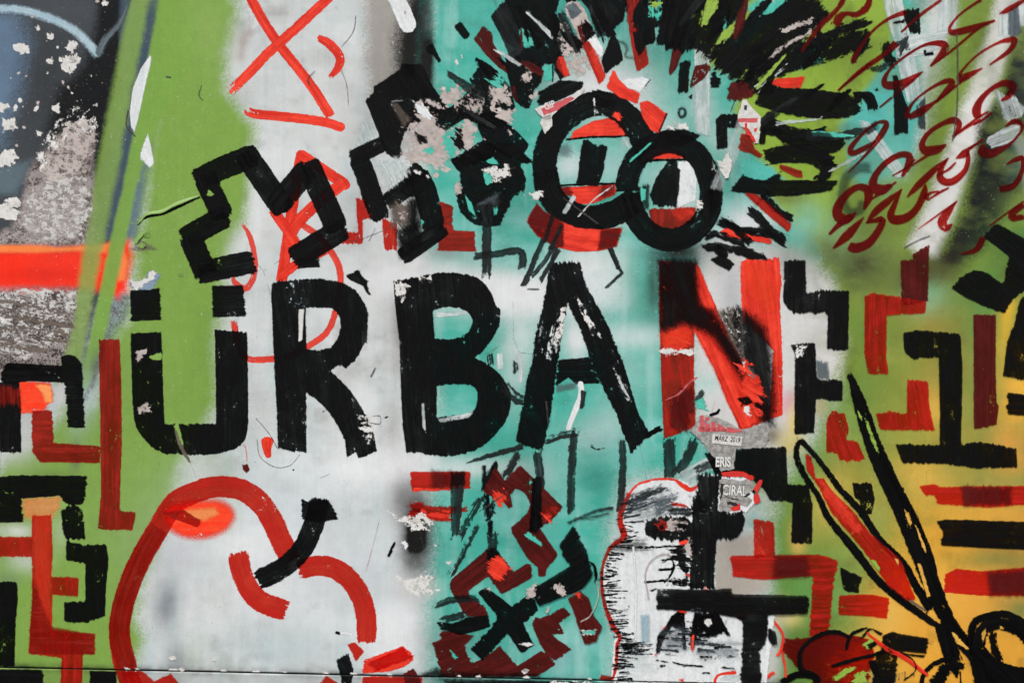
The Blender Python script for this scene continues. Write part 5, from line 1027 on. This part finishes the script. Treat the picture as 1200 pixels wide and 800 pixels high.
# torn scraps painted over by red
T(0, 0, 1)
G('paint_sliver', 'thin ridge of white paint'); S('white', '742,640 745,690 744,750', 2.0, rag=.5)
G('paint_sliver', 'thin arched ridge of white paint'); S('bare', '760,700 756,672 764,655 778,648 786,652', 1.6, rag=.5, op=.8)
# --- maroon zigzags, lower middle
T(480, 520, 5)
G('brush_stroke', 'red bar under the letter B'); P('red', '5,162 358,160 355,260 10,272', 0, 1); P('maroon', '130,162 240,162 240,250 130,255', 90, 2, 5, op=.8); P('black', '240,162 325,162 320,250 240,255', 90, 2, 2, .12, op=.9); P('bright', '20,255 240,262 240,272 15,274', 0, 2, .8, .2)
G('brush_stroke', 'peeling red streak below the bar'); P('red', '-10,345 60,340 120,360 340,368 340,395 250,405 230,455 130,450 70,400 -10,440', 10, 5, .7, .12); P('bright', '60,380 130,400 250,380 230,440 130,440', 10, 7, .7, .35)
G('brush_stroke', 'black wash column'); P('wash', '240,250 320,250 300,420 290,520 245,560', 90, 3, 1, .15)
G('brush_stroke', 'slanting wash lines'); S('wash', '330,110,14 480,65,26 660,15,34', rag=2.5, dry=.1); S('wash', '420,300 290,540', 40, rag=4, dry=.3); S('wash', '640,60 560,190', 40, rag=4, dry=.25); S('wash', '400,480 250,760', 30, rag=4, dry=.42)
G('brush_stroke', 'dark wash stem'); P('black', '425,120 445,118 450,190 500,90 520,110 490,260 440,280 425,270', 90, 2, 1, .05); P('black', '430,280 490,330 500,400 470,460 450,450', 90, 6, 1, .25); P('black', '455,450 490,450 480,540 460,540', 90, 2); S('wash', '485,520 490,640', 60, rag=3, dry=.3)
zm = G('zigzag_stroke', 'maroon zigzag of thick strokes'); P('maroon', '645,122 900,370 830,450 770,490 720,480 690,400 705,350 680,290 625,260 590,300 605,370 580,375 545,330 490,310 430,280 500,130 560,215', 45, 1.0); P('maroon', '690,400 780,460 770,500 865,640 865,665 800,730 795,775 755,775 750,720 690,670 600,520 592,490', 50, 1.0); P('brick', '800,360 890,370 820,440 770,400', 45, 4, 2, .2); P('bright', '490,290 560,280 570,330 520,350', 45, 6, 1, .25)
P('black', '720,195 775,195 775,480 740,520 700,515', 90, 1.5); P('teal', '670,525 700,515 775,580 775,605 730,570 690,550', 40, 2); P('bright', '770,410 830,420 820,450', 40, 5, 1, .2); P('teal', '715,225 700,245 710,200', 0, 1)
G('brush_stroke', 'fine wash lines'); S('wash', '925,460 1080,395 1190,368', 16, rag=2, dry=.1); S('wash', '985,440 1100,420 1190,395', 14, rag=2, dry=.15)
T(480, 640, 5)
zb = G('zigzag_stroke', 'large maroon square loop of thick strokes')
P('maroon', '245,190 460,10 520,30 610,150 690,95 718,120 715,185 540,280 490,215 460,170 345,260 350,290 440,350 465,410 330,410 270,310 232,235', -35, 1.0)
P('maroon', '132,562 190,540 170,515 200,490 380,520 320,580 365,682 420,660 530,580 630,700 770,610 820,640 858,690 740,760 190,760', -20, 1.2)
P('maroon', '715,455 735,410 770,420 900,350 948,395 880,450 905,510 830,515 950,600 855,668 800,630 760,560', 40, 1.6); P('maroon', '925,300 1000,260 1050,300 1080,400 1130,470 1090,560 1025,570 985,460 960,380', 60, 1.0)
P('bright', '455,100 520,45 580,130 520,210 470,160', 30, 5, .8, .14); P('black', '450,20 490,0 530,40 500,60 455,85', 40, 2); P('bright', '970,275 1005,265 1000,300', 20, 3, .8, .1); P('teal', '235,605 285,650 265,665', 40, 1.5); P('chalk', '1000,490 1090,490 1085,512 1010,510', 0, 4, .8, .35); P('teal', '1010,495 1080,490 1085,510 1020,508', 0, 3, .8, .3)
G('brush_stroke', 'black wash bar on teal'); S('wash', '150,345 250,310 400,300', 40, rag=2.5, dry=.18); S('wash', '180,430 320,400', 40, rag=3, dry=.25)
G('painted_cross', 'black crossed strokes inside the maroon loop'); P('black', '160,435 250,450 330,415 465,400 470,470 300,520 170,480', 0, 1.3); P('black', '398,265 455,240 600,350 640,320 680,290 735,310 755,375 700,420 665,450 690,500 735,580 655,625 575,510 430,668 355,600 480,470 515,410', 50, 1.1); P('black', '700,250 800,200 945,110 900,60 875,-5 960,-130 1040,30 1075,170 1010,250 755,350 735,310', -30, 1.1)
P('bare', '690,240 740,215 720,300 690,300', 20, 6, .7, .3); P('bare', '850,220 900,225 890,280 860,260', 20, 6, .7, .35); P('chalk', '645,570 700,560 735,575 690,585', 0, 3, .7, .15); P('bare', '440,250 470,240 470,262', 0, 4)
chip('bare', 642, 714, 4, .7, 6); chip('bare', 622, 695, 4, 1.4, 6); 
G('brush_stroke', 'thin black curve beside the face'); S('ink', '1040,85,10 1080,110,16 1090,180,18 1080,210,8', rag=1); S('bare', '1095,200 1105,290 1060,400 1000,440', 7, rag=.6, op=.8)
G('spray_patch', 'black grime along the joint'); P('black', '80,745 160,705 190,740 700,745 760,755 760,762 80,760', 0, 3, 4, op=.8); P('black', '200,775 700,775 1100,790 1100,860 200,860', 0, 4, 4, .05); P('chalk', '820,785 1000,790 1100,800 1100,850 820,850', 0, 6, 1.5, .45)
T(0, 0, 1)
G('joint_chips', 'row of pale chips along the joint')
for x in (148, 160, 200, 205, 262, 300, 334, 380, 415, 455, 537, 560, 616, 690, 760, 820):
    y = 780.5+x*0.0218; P('chalk', [(x-3, y-1.5), (x+2, y-2.5), (x+5, y+.5), (x, y+2)], 0, 2, .6, .1, step=1)
# blue-white leftovers above the U dot
T(0, 200, 4)
G('paint_chip', 'blue grey lump of old paint above the U'); P('steel', '605,515 640,530 690,500 690,480 715,465 752,488 720,545 705,560 620,555', 0, 2, 1); P('chalk', '610,515 650,512 690,500 690,475 715,462 740,480 700,520 640,558 615,545', 0, 4, 1, .15)
G('paint_chip', 'rust stained edge at the end of the red bar'); P('umber', '660,330 720,360 690,380 620,370', 20, 4, 3, .2, op=.6)
for x, y in ((95, 270), (72, 130), (500, 90)): pass
for i in range(26):
    r_ = random.Random(i); chip(('chalk', 'bare')[i % 2], r_.uniform(0, 118), r_.choice([r_.uniform(0, 130), r_.uniform(120, 200)]), r_.uniform(1, 2.4), 1, i, .8)
T(0, 200, 4)
G('paint_crack', 'dark split and painted shade under the lifted ridge of green paint'); S('ink', '646,254,3 690,216,9 760,205,10 830,172,12 885,148,10 935,124,5', rag=1.2)  # ink line draws the split and the shade below the lip
# short fine cracks and pin marks
for i, q in enumerate(('195,90 200,91', '236,100 233,112 238,118', '640,470 643,500', '1121,40 1122,80 1121,130 1116,165', '1060,290 1075,282 1090,276', '735,520 742,519', '560,600 590,580', '660,232 700,262', '150,130 148,148 158,160')):
    G('paint_crack'); T(0, 0, 1); S('pencil', q, 1.6, rag=.7, op=.8)

# ------------------------------------------------------------------ paper stuck on the board
def paper(name, c, c2):
    m, nt = newmat(name); b = NB(nt)
    tc = b.node('ShaderNodeTexCoord'); n = b.noise(tc.outputs['Object'], 60.0, 6.0, 0.7); n2 = b.noise(tc.outputs['Object'], 400.0, 3.0, 0.6)
    pr = b.node('ShaderNodeBsdfPrincipled')
    f = b.smap(b.math('ADD', b.math('MULTIPLY', n, 0.7), b.math('MULTIPLY', n2, 0.3)), 0.38, 0.62)
    b.put(pr.inputs['Base Color'], b.mix(f, rgba(alb(c2)), rgba(alb(c)))); pr.inputs['Roughness'].default_value = 0.8
    bp = b.node('ShaderNodeBump'); bp.inputs['Strength'].default_value = 0.4; bp.inputs['Distance'].default_value = 0.001
    b.put(bp.inputs['Height'], n); b.put(pr.inputs['Normal'], bp.outputs[0])
    out = b.node('ShaderNodeOutputMaterial'); nt.links.new(pr.outputs[0], out.inputs[0]); return m
PAPER = paper('white_paper', (218, 217, 212), (190, 188, 182)); GREYP = paper('grey_paper', (172, 171, 166), (120, 118, 114))
PINKP = paper('pink_print', (206, 92, 96), (186, 70, 76)); REDP = paper('red_print', (216, 44, 34), (190, 30, 24)); BLKP = paper('black_print', (16, 16, 16), (26, 26, 26)); WHTP = paper('white_print', (226, 226, 222), (206, 205, 200))
BASE_Y = -0.0024
def ragged(pp, amp, step, seed):
    rr = random.Random(seed); out = []
    n = len(pp)
    for i in range(n):
        a, c = np.array(pp[i]), np.array(pp[(i+1) % n]); L = np.hypot(*(c-a)); m = max(1, int(L/step))
        for j in range(m):
            q = a+(c-a)*j/m; out.append((q[0]+rr.uniform(-amp, amp), q[1]+rr.uniform(-amp, amp)))
    return out
def sheet(name, s, mat, y, thick=0.0005, amp=0.0, step=4.0, parent=None, label=None, cat=None, curl=None, seed=1, origin=None):
    pp = [p[:2] for p in pts(s)]
    if amp: pp = ragged(pp, amp, step, seed)
    bm = bmesh.new(); X, Z = to_wall(np.array(pp)[:, 0], np.array(pp)[:, 1]); cx, cz = (X.mean(), Z.mean()) if origin is None else origin
    vs = [bm.verts.new((float(a-cx), 0.0, float(c-cz))) for a, c in zip(X, Z)]
    f = bm.faces.new(vs); bm.normal_update()
    if f.normal.y > 0: f.normal_flip()
    r = bmesh.ops.extrude_face_region(bm, geom=[f])
    for v in r['geom']:
        if isinstance(v, bmesh.types.BMVert): v.co.y -= thick
    for v in bm.verts:
        v.co.y += float(bulge(v.co.x+cx, v.co.z+cz))
        if curl: 
            q = ((v.co.x+cx)-curl[0])*curl[2]+((v.co.z+cz)-curl[1])*curl[3]
            if q > 0: v.co.y -= q*q*curl[4]
    bmesh.ops.recalc_face_normals(bm, faces=bm.faces[:])
    bmesh.ops.triangulate(bm, faces=[g for g in bm.faces if len(g.verts) > 4])
    me = bpy.data.meshes.new(name); bm.to_mesh(me); bm.free(); me.materials.append(mat)
    o = bpy.data.objects.new(name, me); o.location = (float(cx), y, float(cz)); col.objects.link(o)
    if parent is not None: o.parent = parent; o.location = (float(cx)-parent.location.x, y-parent.location.y, float(cz)-parent.location.z)
    if label: o['label'] = label
    if cat: o['category'] = cat
    return o
def lettering(text, x, y, h, mat, parent, wy, ang=0.0, squeeze=1.0, shear=0.0, bold=0.0, name='printed_text'):
    cu = bpy.data.curves.new(name, 'FONT'); cu.body = text; cu.size = h/400.0; cu.shear = shear; cu.offset = bold; cu.extrude = 0.0001; cu.fill_mode = 'BOTH'
    t = bpy.data.objects.new(name, cu); col.objects.link(t)
    bpy.context.view_layer.update()
    me = bpy.data.meshes.new_from_object(t.evaluated_get(bpy.context.evaluated_depsgraph_get()))
    col.objects.unlink(t); bpy.data.objects.remove(t); bpy.data.curves.remove(cu)
    me.materials.clear(); me.materials.append(mat)
    o = bpy.data.objects.new(name, me); col.objects.link(o)
    X, Z = to_wall(x, y); a = math.radians(ang)
    for v in me.vertices:
        px, pz = v.co.x*squeeze, v.co.y
        v.co = (px*math.cos(a)-pz*math.sin(a), -v.co.z, px*math.sin(a)+pz*math.cos(a))
    o.parent = parent; o.location = (float(X)-parent.location.x, wy-parent.location.y+float(bulge(X, Z)), float(Z)-parent.location.z)
    return o
# torn grey poster strip under the N, with red printing and faint letters
T(740, 420, 5)
o = sheet('torn_poster', '340,420 420,330 520,350 640,415 720,395 790,385 805,470 770,520 612,528 600,640 525,665 505,600 440,530 430,500', GREYP, BASE_Y, amp=1.0, step=3, label='torn grey poster scrap with red printing at the foot of the red letter N', cat='poster')
for i, s_ in enumerate(('395,335 420,330 425,420 400,415', '430,340 455,345 455,360 440,362 440,380 460,385 455,425 430,420', '465,365 490,372 490,425 468,425', '500,375 540,400 560,425 505,425', '560,400 640,418 640,432 560,432', '390,395 560,410 560,428 390,425')):
    sheet('printed_block', s_, PINKP, BASE_Y-0.0008, 0.0002, .5, 4, o, seed=i)
lettering('ERIS', 838, 546, 16, WHTP, o, BASE_Y-0.0008, squeeze=.62, bold=.0012)
lettering('ERIS', 837, 547, 16, BLKP, o, BASE_Y-0.0006, squeeze=.62, bold=.0002)
o = sheet('paper_label', '474,440 648,458 641,512 469,494', PAPER, BASE_Y-0.0014, 0.0003, label='small white label reading MÄRZ 2019 on the torn grey poster', cat='sticker')
lettering('MÄRZ', 836.8, 515.2, 8.6, BLKP, o, BASE_Y-0.0018, ang=-5, squeeze=.66, shear=.12, bold=.0002); lettering('2019', 855.0, 517.0, 8.6, BLKP, o, BASE_Y-0.0018, ang=-5, squeeze=.68, shear=.12, bold=.0003)
T(690, 520, 5)
o = sheet('torn_poster', '765,215 800,200 870,215 950,200 965,260 920,300 960,330 930,370 880,360 820,400 765,385', GREYP, BASE_Y, amp=1.0, step=3, label='torn poster scrap with white block letters beside the painted face', cat='poster', seed=4)
lettering('CIRAL', 846, 579, 17, BLKP, o, BASE_Y-0.0006, ang=-2, squeeze=.62, bold=.0026); lettering('CIRAL', 846, 579, 17, WHTP, o, BASE_Y-0.0009, ang=-2, squeeze=.62, bold=.0010)
for i, s_ in enumerate(('790,300 830,310 900,330 840,322', '770,225 790,235 785,300 768,330', '800,330 860,345 870,360 810,352', '905,300 945,285 940,300 915,312')): sheet('ink_smear', s_, BLKP, BASE_Y-0.0013, 0.0002, .8, 3, o, seed=i+20)
for i, s_ in enumerate(('780,172 840,158 920,172 960,195 955,215 900,192 840,188 780,190', '965,260 1000,205 1020,215 985,285', '960,300 990,285 1005,335 970,355', '830,370 890,345 885,385 840,395')): sheet('printed_block', s_, REDP, BASE_Y-0.0008, 0.0002, .8, 4, o, seed=i)
T(560, 0, 5)
o = sheet('torn_sticker', '335,645 360,625 470,600 560,555 625,510 615,545 560,590 470,640 430,690 440,740 395,785 365,725 375,690', PAPER, BASE_Y, amp=.8, step=3, label='torn white sticker with pink letters along the edge of the left painted eye', cat='sticker', seed=7)
sheet('printed_block', '372,640 395,625 470,600 545,565 565,580 470,648 385,680', PINKP, BASE_Y-.0006, .0002, .6, 4, o)
lettering('GIP', 639, 129.5, 11, WHTP, o, BASE_Y-.0010, ang=22, squeeze=.8, bold=.0006); sheet('grey_tear', '378,690 425,672 432,700 395,708', GREYP, BASE_Y-.0006, .0002, .8, 3, o)
T(820, 120, 5)
o = sheet('torn_sticker', '222,85 250,-10 270,-15 300,25 358,88 345,240 320,245 298,170 270,160 225,130', PAPER, BASE_Y, amp=.7, step=3, label='small white paper triangle with red stripe and red figure', cat='sticker', seed=9)
sheet('printed_stripe', '222,96 338,94 336,120 224,118', PINKP, BASE_Y-.0006, .0002, .3, 4, o)
sheet('printed_figure', '264,122 276,122 276,150 290,160 302,190 322,215 330,240 312,235 290,200 272,190 268,160 250,155 264,148', REDP, BASE_Y-.0006, .0002, .4, 3, o); sheet('printed_figure', '318,155 335,150 330,175 318,172', REDP, BASE_Y-.0006, .0002, .3, 3, o); sheet('printed_mark', '260,20 275,18 274,48 260,46', BLKP, BASE_Y-.0006, .0002, .2, 3, o)
cx_, cz_ = to_wall(850, 200)
o = sheet('paper_scrap', '98,340 135,350 150,305 165,298 172,325 188,345 178,400 165,445 148,450 122,405', PAPER, BASE_Y, .0005, .7, 2.5, label='tiny peeling white paper scrap right of the painted eyes', cat='paper', curl=(float(cx_), float(cz_)-.01, .4, -.9, 14.0), seed=3)
sheet('printed_line', '112,375 140,385 138,392 112,382', GREYP, BASE_Y-.0006, .0002, .2, 3, o)

# ------------------------------------------------------------------ lifted paint on the green field: a split ridge and curled flakes
GREENP = plain('green_paint_skin', (122, 158, 72), 0.5, 0.08, 30); CHALKM = plain('flaked_white_paint', (204, 200, 194), 0.7, 0.1, 60); GOLDM = plain('gold_paint_skin', (206, 154, 66), 0.5, 0.1, 60)
def ridge(name, path, hts, up, dn, label):
    A = np.array(crom([p[:2] for p in pts(path)], False, 6)); n = len(A); H = np.interp(np.linspace(0, 1, n), np.linspace(0, 1, len(hts)), hts)
    rr = random.Random(2); bm = bmesh.new(); rows = []
    for i in range(n):
        t = A[min(i+1, n-1)]-A[max(i-1, 0)]; t = t/np.hypot(*t); nr = np.array([t[1], -t[0]])
        if nr[1] > 0: nr = -nr
        k = math.sin(math.pi*min(1, max(0, i/(n-1))))**.5
        j = rr.uniform(-.6, .6)
        prof = [(up*k+1, 0.0), (up*.45*k, -H[i]*.55), (j*.6, -H[i]), (-dn*k+j, -H[i]*.8), (-dn*.5*k+j, -H[i]*.45)]
        row = []
        for off, yy in prof:
            q = A[i]+nr*off; X, Z = to_wall(q[0], q[1]); row.append(bm.verts.new((float(X), float(bulge(X, Z))+yy-0.0002, float(Z))))
        rows.append(row)
    for i in range(n-1):
        for j in range(4): bm.faces.new((rows[i][j], rows[i][j+1], rows[i+1][j+1], rows[i+1][j]))
    bmesh.ops.recalc_face_normals(bm, faces=bm.faces[:])
    for f in bm.faces: f.smooth = True
    c = Vector((0, 0, 0)); 
    for v in bm.verts: c += v.co
    c /= len(bm.verts); c.y = 0
    for v in bm.verts: v.co -= c
    me = bpy.data.meshes.new(name); bm.to_mesh(me); bm.free(); me.materials.append(GREENP)
    o = bpy.data.objects.new(name, me); o.location = c; col.objects.link(o); o.parent = WALL; o['label'] = label
T(0, 200, 4)
ridge('paint_ridge', '648,250 690,208 760,195 830,160 880,140 935,118', [0.0004, 0.0026, 0.003, 0.0038, 0.003, 0.0004], 2.6, 1.4, 'split ridge of lifted green paint with a dark underside')
ridge('paint_ridge', '632,350 655,318 684,286', [0.0005, 0.003, 0.0005], 3, 1.5, 'small lifted flake of green paint')
# curled flakes standing off the board round the peeled patches
for i, (x, y, r, m_) in enumerate(((520, 104, 3, 0), (585, 128, 3, 0), (84, 70, 4, 0), (20, 240, 5, 0), (14, 150, 3, 0), (100, 150, 4, 0), (60, 44, 4, 0), (506, 676, 4, 0), (488, 610, 4, 0), (172, 276, 5, 1), (166, 288, 4, 1), (212, 322, 3, 1), (202, 770, 4, 0), (214, 783, 4, 0), (250, 772, 3, 0), (1092, 752, 3, 2), (836, 640, 3, 0), (616, 786, 4, 0))):
    rr = random.Random(i); T(0, 0, 1); n = 5; a0 = rr.uniform(0, 6.28)
    s_ = ' '.join(f'{x+r*1.3*math.cos(a0+k*6.283/n)*rr.uniform(.5,1.2):.2f},{y+r*math.sin(a0+k*6.283/n)*rr.uniform(.5,1.2):.2f}' for k in range(n))
    X, Z = to_wall(x, y); an = rr.uniform(0, 6.28)
    f_ = sheet('paint_flake', s_, (CHALKM, GREENP, GOLDM)[m_], -0.0008, .0003, parent=WALL, curl=(float(X), float(Z), math.cos(an), math.sin(an)+.4, 28.0), seed=i)
finish_marks()
